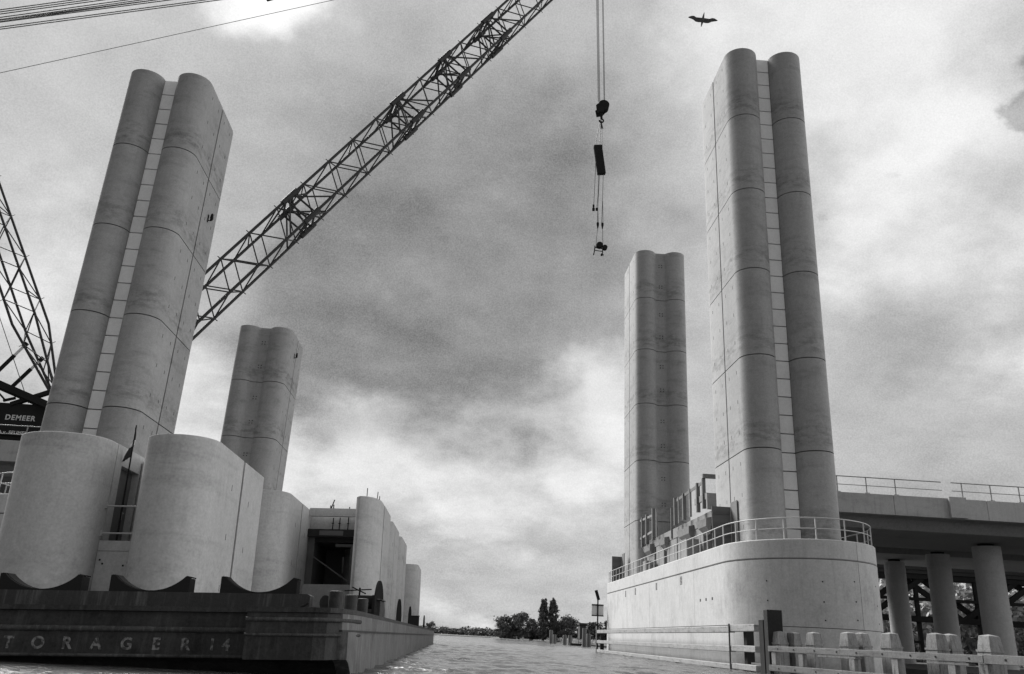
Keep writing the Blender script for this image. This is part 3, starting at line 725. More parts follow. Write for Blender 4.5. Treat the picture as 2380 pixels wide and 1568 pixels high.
# cradles on the cross beam: half-round saddles
def cradle(label, x0, x1):
    t = bthing('steel_cradle', label, 'cradle', ((x0+x1)/2, 20.02, 1.745), 0, 'dark half round steel cradles on the bow beam')
    hw = (x1-x0)/2; o = [(-hw, .0), (-hw, .36), (-hw+.10, .355)]
    rr = ((hw-.10)**2 + .335**2) / (2*.335)
    for i in range(1, 20):
        x = -hw+.10 + (2*hw-.2)*i/20; o.append((x, .02 + rr - math.sqrt(rr*rr - x*x)))
    o += [(hw-.10, .355), (hw, .33), (hw, 0)]
    mb = MB(); mb.prism_y(o, 0, .06); mb.build('web', 'steel', t)
    top = o[1:-1]
    mb = MB(); n = len(top); vs = [(x, .07, z-.012) for x, z in top] + [(x, .44, z-.012) for x, z in top] + [(x, .07, z+.012) for x, z in top] + [(x, .44, z+.012) for x, z in top]
    fs = []
    for i in range(n-1): fs += [(i, i+1, n+i+1, n+i), (2*n+i, 3*n+i, 3*n+i+1, 2*n+i+1), (i, 2*n+i, 2*n+i+1, i+1), (n+i, n+i+1, 3*n+i+1, 3*n+i)]
    mb.add(vs, fs); mb.build('saddle_plate', 'steel', t)
    for s in (-1, 1):
        mb = MB(); x = s*(hw-.05); mb.box((x-.05, .07, 0), (x+.05, .40, .31)); mb.build('stiffener', 'steel', t)
cradle('half round dark cradle at the left edge, under the leftmost load', -10.45, -8.62)
cradle('middle half round dark cradle, under the widest concrete lobe', -7.99, -6.20)
cradle('right half round dark cradle on the bow beam, by its end', -5.50, -3.76)
# ---- concrete tower segments carried upright on the deck
ZT = 6.9
def lobe_out(cx, a, b, y0, y1):
    return ell(cx, y0 + b, a, b, 180, 360, 28) + ell(cx, y1 - b, a, b, 0, 180, 28)
def split_lobe(t, cx, a, b, y0, y1, yj, org, z1=ZT, holes=True):
    o = lobe_out(cx, a, b, y0, y1)
    fr = [(x, y) for x, y in o if y < yj - .04 and y < y1 - b]; bkp = [(x, y) for x, y in o if y > y0 + b + .2]
    fr = [(cx - a, yj - .12)] + ell(cx, y0 + b, a, b, 180, 360, 28) + [(cx + a, yj - .12)]
    bk_ = [(cx + a, yj + .12)] + ell(cx, y1 - b, a, b, 0, 180, 28) + [(cx - a, yj + .12)]
    def lo(q): return [(x - org[0], y - org[1]) for x, y in q]
    mb = MB(); mb.prism(lo(fr), 0, z1 - org[2])
    if holes:
        for z in (.9, 2.6, 4.3):
            for yy in (yj - 1.3,):
                x = cx + a - org[0]; y = yy - org[1]; mb.box((x-.02, y-.03, z-.11), (x+.004, y+.03, z+.11), 1)
    mb.build('front_lobe', ['seg', 'hole'], t, smooth=40, bevel=.035)
    mb = MB(); mb.prism(lo(bk_), 0, z1 - org[2])
    if holes:
        for z in (.7, 2.4, 4.1):
            x = cx + a - org[0]; y = yj + 1.2 - org[1]; mb.box((x-.02, y-.03, z-.11), (x+.004, y+.03, z+.11), 1)
    mb.build('rear_lobe', ['seg', 'hole'], t, smooth=40, bevel=.035)
    mb = MB(); mb.box((cx-a+.14-org[0], yj-.2-org[1], 0), (cx+a-.14-org[0], yj+.2-org[1], z1-org[2]-.05)); mb.build('joint_strip', 'gap', t)
G = 'concrete tower segments standing on the barge'
org = (-11.5, 28.3, 1.402)
seg = bthing('tower_segment', 'widest concrete segment on the barge, two round lobes with a dark door between', 'concrete segment', org, 0, G)
def L3(p): return (p[0]-org[0], p[1]-org[1], p[2]-org[2])
# left lobe keeps a doorway in its right flank
fr = ell(-13.2, 26.48+1.3, 1.45, 1.3, 180, 360, 28)
fr = [(-14.65, 28.2)] + fr + [(-11.75, 28.2)]
mb = MB(); mb.prism([(x-org[0], y-org[1]) for x, y in fr], 0, ZT-org[2]); mb.build('front_lobe', 'seg', seg, smooth=40, bevel=.035)
mb = MB()
lw = [(-14.65, 28.215), (-11.75, 28.215), (-11.75, 28.72), (-14.65, 28.72)]
mb.prism([(x-org[0], y-org[1]) for x, y in lw], 0, ZT-org[2])
mb.box(L3((-14.65, 28.72, 1.402)), L3((-12.05, 30.35, ZT))); mb.box(L3((-12.05, 28.72, 6.25)), L3((-11.75, 30.35, ZT))); mb.box(L3((-12.05, 28.72, 1.402)), L3((-11.75, 30.35, 3.66)))
bk_ = [(-11.75, 30.35)] + ell(-13.2, 35.1-1.3, 1.45, 1.3, 0, 180, 28) + [(-14.65, 30.35)]
mb.prism([(x-org[0], y-org[1]) for x, y in bk_], 0, ZT-org[2]); mb.build('rear_lobe', 'seg', seg, smooth=40)
mb = MB(); mb.box(L3((-12.045, 28.73, 3.67)), L3((-11.98, 30.34, 6.24))); d_ = mb.build('door', 'ply', seg)
mb = MB(); mb.box(L3((-11.975, 29.9, 4.55)), L3((-11.93, 29.94, 4.85))); mb.box(L3((-11.975, 29.9, 4.78)), L3((-11.93, 30.05, 4.82))); mb.build('handle', 'rail', d_)
split_lobe(seg, -9.33, 1.18, 1.18, 26.44, 35.1, 30.85, org)
mb = MB(); mb.box(L3((-11.74, 28.0, 1.402)), L3((-10.52, 28.2, 3.31))); mb.box(L3((-11.74, 28.0, 3.34)), L3((-10.52, 28.2, 3.66))); mb.box(L3((-11.74, 28.03, 3.30)), L3((-10.52, 28.19, 3.35)))
for x, z in ((-11.62, 3.05), (-11.52, 2.93), (-10.72, 2.98), (-10.86, 2.88)): mb.box(L3((x-.03, 27.996, z-.03)), L3((x+.03, 28.05, z+.03)), 1)
mb.build('infill_wall', ['seg', 'hole'], seg)
mb = MB(); mb.box(L3((-11.74, 28.21, 1.402)), L3((-10.52, 30.4, 3.64))); mb.box(L3((-11.70, 30.4, 1.402)), L3((-10.55, 30.6, 6.7))); mb.build('landing', 'seg', seg)
for z in (4.78, 3.90):
    mb = MB(); mb.tube([L3((-11.74, 28.05, z)), L3((-10.45, 28.05, z))], .028, 10); mb.box(L3((-11.75, 27.98, z-.09)), L3((-11.70, 28.12, z+.09))); mb.build('rail', 'rail', seg, smooth=60)
# flag pole with a drooping flag
fp = bthing('flagpole', 'thin dark flagpole with a drooping patterned flag, before the dark door', 'flagpole', (-11.42, 28.55, 3.645))
mb = MB(); mb.tube([(0,0,0),(0,0,4.0)], .035, 8, r1=.022); mb.build('pole', 'steel', fp)
mb = MB(); vs = []; fs = []; nI, nJ = 12, 10
for i in range(nI+1):
    for j in range(nJ+1):
        z = 3.92 - 1.05*i/nI; r_ = (.03 + .16*(i/nI)**1.5) * j/nJ
        vs.append((.0 - r_*1.25 + .05*math.sin(4*i/nI), .09*math.sin(j*1.9 + i*.5)*r_*4, z - .18*j/nJ*(i/nI)))
fs = [(i*(nJ+1)+j, i*(nJ+1)+j+1, (i+1)*(nJ+1)+j+1, (i+1)*(nJ+1)+j) for i in range(nI) for j in range(nJ)]
mb.add(vs, fs)
mb.m = [1 if 5 <= f // nJ <= 6 else 0 for f in range(len(fs))]
fo = mb.build('flag', ['cloth', 'tarp'], fp, smooth=180, recalc=False); sm = fo.modifiers.new('thickness', 'SOLIDIFY'); sm.thickness = .012
# second segment: two lobes with a framed opening
org2 = (-6.3, 41, 1.402)
seg2 = bthing('tower_segment', 'concrete segment on the barge with a large dark framed opening', 'concrete segment', org2, 0, G)
def L4(p): return (p[0]-org2[0], p[1]-org2[1], p[2]-org2[2])
split_lobe(seg2, -9.0, 1.2, 1.2, 36.95, 45.6, 41.05, org2)
o4 = [(-4.86, 38.42), (-4.70, 38.2), (-4.45, 38.24), (-4.15, 38.5), (-3.93, 38.9), (-3.83, 39.4), (-3.80, 40.0), (-3.80, 40.95), (-4.86, 40.95)]
mb = MB(); mb.prism([(x-org2[0], y-org2[1]) for x, y in o4], 0, ZT-org2[2]); mb.build('front_lobe', 'seg', seg2, smooth=50, bevel=.035)
mb = MB(); mb.box(L4((-4.86, 41.17, 1.402)), L4((-3.80, 45.0, ZT))); mb.build('rear_lobe', 'seg', seg2)
mb = MB(); mb.box(L4((-4.8, 40.85, 1.402)), L4((-3.93, 41.27, ZT-.04))); mb.build('joint_strip', 'gap', seg2)
mb = MB(); mb.box(L4((-7.79, 43.0, 1.402)), L4((-4.87, 43.3, 3.22))); mb.build('sill_wall', 'seg', seg2)
mb = MB(); mb.box(L4((-7.79, 43.0, 6.58)), L4((-4.87, 43.25, 6.98))); mb.build('head_beam', 'seg', seg2)
mb = MB(); mb.box(L4((-7.79, 43.6, 5.95)), L4((-4.87, 43.9, 6.74))); mb.build('back_wall', 'seg', seg2)
mb = MB(); mb.box(L4((-7.79, 43.05, 5.55)), L4((-4.87, 43.35, 5.93))); mb.box(L4((-7.79, 43.4, 5.3)), L4((-4.87, 43.7, 5.54))); mb.build('dark_lintel', 'tar', seg2)
mb = MB(); mb.box(L4((-7.2, 43.03, 5.62)), L4((-6.0, 43.048, 5.86))); mb.build('lintel_board', 'formwood', seg2)
# dim room behind: side and rear walls with a tall slit
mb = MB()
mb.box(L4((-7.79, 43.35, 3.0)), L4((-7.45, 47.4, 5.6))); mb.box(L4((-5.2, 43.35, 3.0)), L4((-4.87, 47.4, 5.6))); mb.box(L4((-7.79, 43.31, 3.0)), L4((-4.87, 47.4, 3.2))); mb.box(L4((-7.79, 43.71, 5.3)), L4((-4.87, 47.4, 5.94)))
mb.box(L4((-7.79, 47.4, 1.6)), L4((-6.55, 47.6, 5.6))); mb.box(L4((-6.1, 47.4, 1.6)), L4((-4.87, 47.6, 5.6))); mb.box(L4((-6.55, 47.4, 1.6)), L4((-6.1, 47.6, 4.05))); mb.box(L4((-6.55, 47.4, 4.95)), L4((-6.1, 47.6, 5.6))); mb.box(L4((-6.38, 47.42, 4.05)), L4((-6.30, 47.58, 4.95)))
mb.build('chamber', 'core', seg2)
mb = MB(); mb.bar(L4((-7.70, 43.1, 4.75)), L4((-5.45, 43.1, 3.30)), .05, .07, up=(0,1,0)); mb.build('brace', 'formwood', seg2)
mb = MB(); mb.box(L4((-5.62, 43.5, 3.22)), L4((-5.42, 43.6, 5.25))); mb.box(L4((-6.4, 43.5, 5.1)), L4((-5.63, 43.6, 5.24))); mb.build('door_frame', 'formwood', seg2)
for x, zt in ((-6.62, 6.55), (-6.28, 6.57), (-5.84, 7.12), (-5.44, 6.55), (-5.13, 6.4)):
    mb = MB(); mb.tube([L4((x, 43.45, 5.94)), L4((x+.02, 43.4, zt))], .028, 6); mb.box(L4((x-.06, 43.38, 6.26)), L4((x+.06, 43.46, 6.29))); mb.build('prop', 'steel', seg2)
for x, y, z, dx in ((-4.42, 38.6, .42, .0), (-4.0, 39.2, .36, .02), (-3.93, 39.6, .22, 0)):
    mb = MB(); mb.tube([L4((x, y, ZT)), L4((x+dx, y, ZT+z))], .02, 6); mb.build('starter_bar', 'steel', seg2)
for x, z, dx in ((-6.75, .16, 0), (-6.6, .20, .0), (-6.72, .45, .14), (-5.4, .16, 0), (-5.25, .18, -.02)):
    mb = MB(); mb.tube([L4((x, 43.1, 6.98)), L4((x+dx, 43.1, 6.98+z))], .03, 6); mb.build('starter_bar', 'steel', seg2)
mb = MB(); vs = []; 
mb.add([L4(p) for p in ((-5.2,43.0,6.0),(-4.92,42.98,5.98),(-4.90,43.02,6.45),(-4.98,43.05,6.5),(-5.05,43.15,6.1),(-4.9,43.2,6.3))], [(0,1,2),(0,2,3),(0,3,4),(1,5,2),(4,3,2),(4,2,5)]); mb.build('tarpaulin', 'tarp', seg2)
# further segments standing behind
for y0, y1, yj, xr, lab in ((46.3, 53.4, 49.0, -3.83, 'concrete segment directly behind the one with the framed opening'),
                            (53.75, 61.2, 57.5, -3.80, 'third concrete segment back along the barge edge, slightly lower in view'),
                            (76.0, 84.2, 80.2, -3.72, 'farthest concrete segment, standing alone near the end of the barge')):
    og = (xr - 1.3, y0, 1.402); s_ = bthing('tower_segment', lab, 'concrete segment', og, 0, G)
    split_lobe(s_, xr - 1.3, 1.3, 1.05, y0, y1, yj, og)
    split_lobe(s_, xr - 5.2, 1.3, 1.05, y0, y1, yj, og)
    mb = MB(); mb.box((-2.7, 2.2, 0), (-1.25, 2.5, 5.4)); mb.build('infill_wall', 'seg', s_)
# arched dark plates standing along the barge edge
def arch_plate(label, x, y0, y1, zt):
    o = bthing('arch_plate', label, 'steel plate', (x, (y0+y1)/2, 1.40), 0, 'dark arched steel plates along the barge edge')
    hw = (y1-y0)/2; out = [(-hw, 0)] + [(-hw*math.cos(math.pi*i/18), .12 + (zt-.12)*math.sin(math.pi*i/18)**.8) for i in range(19)] + [(hw, 0)]
    mb = MB(); mb.prism_x(out, -.03, .03); mb.build('plate', 'steel', o)
arch_plate('largest dark arched plate beside the segment with the opening', -2.85, 29.2, 32.6, 1.32)
arch_plate('dark arched plate beside the second segment along the edge', -3.05, 43.2, 46.4, 1.25)
arch_plate('dark arched plate beside the third segment along the edge', -3.1, 54.5, 57.5, 1.25)
arch_plate('small dark arched plate beside the farthest segment', -3.1, 78.5, 81.5, 1.25)
# bollards
def bollard(label, x, y, r, h):
    o = bthing('bollard', label, 'bollard', (x, y, 1.401), 0, 'round steel bollards on the bow corner')
    mb = MB(); mb.lathe([(r+.05, 0), (r+.05, .03), (r*.96, .03), (r, h-.03), (r*.97, h), (r*.6, h+.012)], (0,0,0), 28); mb.build('drum', 'hull', o, smooth=40)
bollard('largest left hand bollard on the bow corner', -2.86, 20.1, .165, .42)
bollard('middle bollard on the bow corner, partly behind the largest', -2.74, 22.0, .165, .42)
bollard('right hand bollard on the bow corner', -2.62, 23.6, .155, .40)
wn = bthing('mooring_winch', 'dark mooring winch with a handwheel behind the bollards', 'winch', (-2.95, 26.5, 1.401))
mb = MB(); mb.box((-.42, -.3, 0), (.42, .3, .12)); mb.box((-.4, -.25, .12), (-.32, .25, .62)); mb.box((.32, -.25, .12), (.4, .25, .62)); mb.build('frame', 'steel', wn)
mb = MB(); mb.tube([(-.32, 0, .42), (.32, 0, .42)], .2, 18); mb.build('drum', 'steel', wn, smooth=40)
mb = MB(); mb.tube([(-.55,-.1,.74),(.25,.1,.80)], .02, 6); mb.tube([(-.35,.1,.86),(.1,-.1,.66)], .02, 6); mb.tube([(-.1,.0,.60),(-.1,0,.84)], .03, 6); mb.build('handwheel', 'steel', wn)
ct = bthing('deck_cleat', 'small dark cleat with a rope end beside the bow beam', 'cleat', (-3.42, 19.6, 1.401))
mb = MB(); mb.tube([(-.2,0,.015),(-.02,0,.10),(.03,0,.14)], .025, 8); mb.tube([(-.05,0,.03),(.2,.0,.03),(.42,.05,.02)], .02, 8); mb.box((-.12,-.06,0),(.1,.06,.03)); mb.build('horn', 'steel', ct, smooth=60)
dc = bthing('rope_drum', 'upright dark disc leaning against the largest bollard', 'disc', (-3.12, 20.3, 1.401))
mb = MB(); mb.prism_y([(0 + .13*math.cos(R(a)), .17 + .17*math.sin(R(a))) for a in range(0, 360, 15)], -.03, .03); mb.build('disc', 'hull', dc, smooth=40)
bx = bthing('deck_box', 'small black box on the barge edge near the farthest segment', 'box', (-2.62, 52.0, 1.401))
mb = MB(); mb.box((-.3,-.25,0),(.3,.25,.55)); mb.box((-.33,-.28,.552),(.33,.28,.6)); mb.build('body', 'tar', bx, bevel=.02)
# coiled chains and fittings on the bulkhead behind the bollards
cl = bthing('storage_locker', 'low dark steel locker behind the bollards', 'locker', (-3.0, 28.2, 1.401))
mb = MB(); mb.box((-.5,-.5,0),(.5,.9,.52)); mb.build('body', 'hull', cl, bevel=.02)
mb = MB(); mb.box((-.54,-.54,.523),(.54,.94,.56)); mb.build('lid', 'hull', cl, bevel=.01)

# ================================================================== CRANE ON THE LEFT VIADUCT
crane = thing('crawler_crane', 'dark lattice boom crane with long boom crossing the sky', 'crane', (-35.0, 63.5, 10.83))
CO = Vector((-35.0, 63.5, 10.83))
def C3(p): return Vector(p) - CO
def lattice(name, p0, p1, wdt, dep, npan, rc, rl, taper0=0.0, taper1=0.0, joints=(), hint=(0,0,1), extra=True):
    root = None
    p0 = C3(p0); p1 = C3(p1); ax = (p1 - p0); Ln = ax.length; ax.normalize(); s = ax.cross(Vector(hint)).normalized(); d = s.cross(ax).normalized()
    def sz(f):
        k = 1.0
        if taper0 and f < taper0: k = .22 + .78*f/taper0
        if taper1 and f > 1 - taper1: k = .25 + .75*(1-f)/taper1
        return k
    def pt(f, a, b): k = sz(f); return p0 + ax*(Ln*f) + s*(a*wdt*.5*k) + d*(b*dep*.5*k)
    mb = MB()
    corners = ((1,1),(1,-1),(-1,-1),(-1,1))
    for i in range(npan):
        f0 = i/npan; f1 = (i+1)/npan; fm = (f0+f1)/2
        for q in range(4):
            a = corners[q]; b_ = corners[(q+1) % 4]
            if q % 2 == 0: mb.tube([pt(f0, *a), pt(fm, *b_)], rl, 5); mb.tube([pt(fm, *b_), pt(f1, *a)], rl, 5)
            else: mb.tube([pt(f0, *b_), pt(fm, *a)], rl, 5); mb.tube([pt(fm, *a), pt(f1, *b_)], rl, 5)
        if i % 2 == 0: mb.tube([pt(f0, 1, 1), pt(f0, -1, 1)], rl, 5)
        # small ladder stubs on the chords
        for c_ in ((1,1), (-1,-1)):
            mb.tube([pt(f0, *c_), pt(f0, *c_) + d*.35*c_[1]], rl*.7, 4)
    jl = []
    for f in joints:
        mb2 = MB(); jl.append(mb2)
        for df in (-.006, .006):
            for q in range(4): mb2.tube([pt(f+df, *corners[q]), pt(f+df, *corners[(q+1) % 4])], rl*1.5, 6)
        for c_ in corners: mb2.tube([pt(f-.012, *c_), pt(f+.012, *c_)], rc*1.9, 8)
        for df, g2 in ((-.035, .0), (.035, .0)):
            mb2.tube([pt(f, 1, 1), pt(f+df, 1, -1)], rl*1.3, 5); mb2.tube([pt(f, -1, 1), pt(f+df, -1, -1)], rl*1.3, 5)
            mb2.tube([pt(f, 1, 1), pt(f+df, -1, 1)], rl*1.3, 5); mb2.tube([pt(f, 1, -1), pt(f+df, -1, -1)], rl*1.3, 5)
        mb2.tube([pt(f, 1, 1), pt(f, -1, -1)], rl*1.3, 5); mb2.tube([pt(f, -1, 1), pt(f, 1, -1)], rl*1.3, 5)
    o = mb.build(name, 'boom', crane)
    for c_ in corners:
        m3 = MB(); m3.tube([pt(0,*c_), pt(max(taper0,.01),*c_), pt(.5,*c_), pt(1-max(taper1,.01),*c_), pt(1,*c_)], rc, 8); m3.build('chord', 'boom', o, smooth=60)
    for q in jl: q.build('section_joint', 'boom', o)
    return o, pt
FOOT = (-30.1, 62.0, 14.4); TIP = (11.15, 74.0, 79.6)
JT = (.325, .52, .618, .714)
boom, bpt = lattice('boom', FOOT, TIP, 3.0, 2.5, 23, .135, .062, .05, .05, joints=(JT))
MFOOT = (-32.0, 62.0, 16.9); MTOP = (-51.3, 63.0, 49.9)
mast, mpt = lattice('mast', MFOOT, MTOP, 2.0, 1.8, 9, .10, .045, .16, .06, joints=(), hint=(0,0,1))
for off in (-.7, -.45, -.2, .2, .45, .7):
    mb = MB(); mb.tube([C3((MTOP[0], MTOP[1]+off, MTOP[2]+.5)), C3((TIP[0]-.6, TIP[1]+off, TIP[2]+.3))], .05, 5); mb.build('pendant', 'rope', crane)
for off in (-.55, -.3, .3, .55):
    mb = MB(); mb.tube([C3((MTOP[0]-.3, MTOP[1]+off, MTOP[2]-.6)), C3((TIP[0], TIP[1]+off, TIP[2]-1.4))], .05, 5); mb.build('pendant', 'rope', crane)
for off in (-.3, .35): mb = MB(); mb.tube([C3((-23.2, 65.6+off, 59.2)), C3((-22.0, 65.75+off, 59.9))], .30, 8); mb.build('pendant_shackle', 'steel', crane)
mb = MB(); mb.tube([C3((-47.0, 62, 43.7)), C3((TIP[0], TIP[1], TIP[2]-.8))], .028, 5); mb.build('line', 'rope', crane); mb = MB(); mb.tube([C3((-39.5, 62, 26)), C3((-33.6, 62, 15.8))], .03, 5); mb.build('line', 'rope', crane)
HK = Vector((11.68, 74.0, 55.75))
for dx, dy in ((-.34,-.1),(-.22,.05),(-.12,.1),(.30,-.1),(.42,.1)):
    mb = MB(); mb.tube([C3((TIP[0]+dx*1.1-.05, TIP[1]+dy, TIP[2]-.5)), C3((HK.x+dx, HK.y+dy, HK.z+.4))], .030, 5); mb.build('hoist_rope', 'rope', crane)
# superstructure
def cb(nm, a, b, m='steel', par=crane, bev=.04): 
    mb = MB(); mb.box(tuple(C3(a)), tuple(C3(b))); return mb.build(nm, m, par, bevel=bev)
house = cb('machine_house', (-40.5, 61.9, 12.9), (-31.4, 65.6, 15.7), 'steel')
cb('counterweight', (-43.5, 61.6, 12.2), (-40.6, 66.0, 15.2))
cb('undercarriage', (-38.5, 61.2, 11.6), (-31.0, 66.4, 12.4))
cb('slew_platform', (-41.0, 61.8, 12.45), (-30.6, 65.8, 12.85))
for yy in (61.0, 65.6):
    mb = MB(); o = [(-39.4, 10.84), (-39.9, 11.2), (-39.9, 11.5), (-39.4, 11.85), (-30.4, 11.85), (-29.9, 11.5), (-29.9, 11.2), (-30.4, 10.84)]
    mb.prism_y([(x-CO.x, z-CO.z) for x, z in o], yy-CO.y, yy+1.1-CO.y); mb.build('crawler_track', 'tar', crane)
mb = MB(); mb.bar(C3((-38.0, 62, 17.8)), C3((-31.2, 62, 15.4)), .5, 1.15, up=(0,1,0)); mb.bar(C3((-38.0, 64.6, 17.8)), C3((-31.2, 64.6, 15.4)), .5, 1.15, up=(0,1,0)); mb.build('gantry_beam', 'steel', crane)
mb = MB(); mb.bar(C3((-34.8, 61.95, 15.6)), C3((-31.4, 61.95, 17.1)), .3, .36, up=(0,1,0)); mb.build('gantry_strut', 'steel', crane)
for (a, b_) in (((-36.6, 61.8, 17.7), (-34.75, 61.8, 20.5)), ((-35.4, 62.4, 17.0), (-33.6, 62.4, 19.6))):
    a = Vector(a); b_ = Vector(b_); m_ = a.lerp(b_, .62); n_ = a.lerp(b_, .88)
    mb = MB(); mb.tube([C3(a), C3(m_)], .15, 10); mb.tube([C3(n_), C3(b_)], .17, 10); c_ = mb.build('back_stop', 'steel', crane, smooth=60)
    mb = MB(); mb.tube([C3(m_), C3(n_)], .11, 10); mb.build('piston', 'signback', c_, smooth=60)
mb = MB(); mb.tube([C3((-36.4,61.9,15.7)), C3((-36.0,61.9,16.5))], .07, 6); mb.tube([C3((-36.0,61.9,16.5)), C3((-35.3,61.9,15.9))], .07, 6); mb.tube([C3((-35.4,61.9,15.85)), C3((-34.6,61.9,16.1))], .12, 8); mb.build('sheave_frame', 'steel', crane)
text_mesh('letters', 'DEMEER', .54, 'letter', crane, Matrix.Translation(C3((-33.85, 61.88, 14.42))) @ Matrix.Rotation(R(90), 4, 'X'), 1.18)
mb = MB(); mb.box(tuple(C3((-37.5, 61.72, 13.22))), tuple(C3((-32.4, 61.78, 13.62)))); sb = mb.build('name_board', 'steel', crane)
text_mesh('letters', 'A.v. SEUMER', .36, 'letter', crane, Matrix.Translation(C3((-34.0, 61.71, 13.30))) @ Matrix.Rotation(R(90), 4, 'X'), 1.1)
# hook block and the gear hanging from it
hb = thing('hook_block', 'dark ribbed hook block hanging on the crane ropes', 'hook block', HK)
mb = MB(); 
def sheave(cx, cy, cz, r, th, n=24):
    q = MB(); 
    q.prism_y([(cx + r*math.cos(R(a)), cz + r*math.sin(R(a))) for a in range(0, 360, 15)], cy-th/2, cy+th/2); return q
for k in range(3):
    q = sheave(.28, -.28 + .28*k, -.1 - .05*k, .58, .16); q.build('sheave', 'steel', hb, smooth=40)
mb = MB(); mb.prism_y([(-.62,-.35),(-.28,.0),(.1,.25),(.62,.22),(.78,-.1),(.55,-.78),(.30,-.85),(.22,-1.15),(-.12,-1.15),(-.15,-.9),(-.3,-1.3),(-.5,-1.28)], -.46, -.40); mb.build('cheek_plate', 'steel', hb); mb = MB(); mb.prism_y([(-.55,-.4),(-.2,.0),(.5,.1),(.6,-.5),(.2,-1.1),(-.1,-1.1),(-.4,-1.2)], .5, .56); mb.build('cheek_plate', 'steel', hb)
mb = MB(); mb.tube([(.05,0,-1.0),(.06,0,-1.75)], .13, 8); mb.tube([(.06 + .22*math.sin(R(a)), 0, -1.98 + .22*math.cos(R(a))) for a in range(0, 300, 20)], .085, 8); mb.build('hook', 'steel', hb, smooth=60)
sp = thing('spreader_beam', 'dark rectangular beam hanging aslant below the hook block', 'spreader beam', (11.6, 74, 48.85))
mb = MB(); mb.bar((-.22,0,1.72), (.24,0,-1.72), .85, .5, up=(0,1,0)); mb.build('body', 'steel', sp, bevel=.03)
mb = MB(); 
for a, b_ in (((-.5,0,1.7),(.06,0,5.2)), ((-.02,0,1.7),(.10,0,5.1)), ((.32,.1,.6),(.16,0,4.9))): mb.tube([a, b_], .035, 5)
for s_ in (-.02, .1, .22): mb.tube([(.1,0,4.9),(.1+s_,0,3.9)], .05, 5)
mb.build('sling', 'rope', sp)
sl = thing('lifting_chains', 'loose chains with shackles hanging from the slanting beam', 'chains', (11.5, 74, 47.1))
mb = MB(); mb.tube([(-.25,.1,3.0),(-.36,.1,-2.0),(-.42,.1,-3.6)], .028, 5); mb.tube([(.02,0,.05),(.0,0,-2.4),(-.1,0,-3.9)], .028, 5); mb.tube([(.12,0,.0),(.0,0,-4.0),(-.02,0,-5.8)], .028, 5); mb.tube([(.52,0,.1),(.47,0,-3.4),(.42,0,-5.8)], .028, 5); mb.tube([(.5,0,-3.2),(.56,0,-5.8)], .028, 5); mb.tube([(0,0,-4.1),(.08,0,-5.8)], .028, 5); mb.build('chain', 'rope', sl)
mb = MB()
for x, z, r in ((-.45,-3.7,.10),(-.45,-4.1,.14),(-.1,-4.05,.13)): mb.tube([(x,0,z),(x,0,z-.28)], r, 8)
for x in (.02, .5): mb.tube([(x,0,-5.75),(x,0,-5.98)], .13, 8); mb.tube([(x,0,-6.0),(x,0,-6.4)], .13, 8, r1=.05)
mb.build('shackle', 'steel', sl)
ld = thing('lifting_clamp', 'small dark clamp frame hanging lowest on the crane chains', 'lifting clamp', (11.65, 74, 38.5))
mb = MB(); mb.tube([(-.15,0,2.2),(-.28,0,.3)], .025, 5); mb.tube([(.37,0,2.2),(.42,0,.2)], .025, 5); mb.build('chain', 'rope', ld)
mb = MB(); mb.prism_y([(.08 + .33*math.cos(R(a)), .28 + .30*math.sin(R(a))) for a in range(0, 360, 20)], -.25, .25); mb.build('drum', 'steel', ld, smooth=40)
mb = MB(); mb.tube([(-.38,0,.2),(-.42,0,-.35),(-.52,0,-.85)], .06, 6); mb.tube([(-.38,0,-.32),(.38,0,-.38),(.44,0,-.05)], .045, 6); mb.tube([(-.38,0,.0),(.4,0,-.08)], .05, 6); mb.tube([(.4,0,.1),(.40,0,-.6)], .05, 6); mb.build('frame', 'steel', ld)
mb = MB(); mb.tube([(.62,-.2,.06),(.62,.2,.06)], .26, 12); mb.tube([(.32,-.1,-.75),(.32,.1,-.75)], .12, 10); mb.tube([(.40,0,-.65),(.52,0,-.75),(.45,0,-.88)], .035, 6); mb.build('weight', 'steel', ld)

# ================================================================== GULL
gull = thing('gull', 'dark gull in flight with spread wings near the top of the sky', 'bird', (12.6, 40, 37.55))
mb = MB()
def gull_body():
    # wings droop slightly; seen from below
    prof = [(-.52,.02,.015),(-.45,.03,.05),(-.3,.045,.09),(-.18,.05,.12),(0,.05,.15),(.2,.055,.13),(.38,.04,.08),(.52,.02,.03)]
    n = 10; vs = []; fs = []
    for i, (u, a, b) in enumerate(prof):
        for j in range(n):
            th = 2*math.pi*j/n; vs.append((math.cos(th)*b*.62, u, math.sin(th)*a*1.3))
    for i in range(len(prof)-1):
        for j in range(n): j2 = (j+1) % n; fs.append((i*n+j, i*n+j2, (i+1)*n+j2, (i+1)*n+j))
    fs += [tuple(range(n-1,-1,-1)), tuple((len(prof)-1)*n+j for j in range(n))]
    mb.add(vs, fs)
    for s in (-1, 1):
        st = [(.05,.20,-.12,.0),(.25,.26,-.08,.07),(.45,.25,-.06,.10),(.62,.12,-.16,.06),(.78,.05,-.17,.02),(.92,.0,-.12,-.01),(1.02,-.05,-.07,-.03)]
        vs = []
        for x, le, te, z in st: vs += [(s*x, le, z+.012), (s*x, te, z), (s*x, le, z-.012), (s*x, te, z-.008)]
        fs = []
        for i in range(len(st)-1):
            a = i*4; b = a+4; fs += [(a,a+1,b+1,b), (a+2,b+2,b+3,a+3), (a,b,b+2,a+2), (a+1,a+3,b+3,b+1)]
        fs += [(0,2,3,1), tuple((len(st)-1)*4+k for k in (0,1,3,2))]; mb.add(vs, fs)
gull_body(); mb.build('body', 'feather', gull, smooth=60)
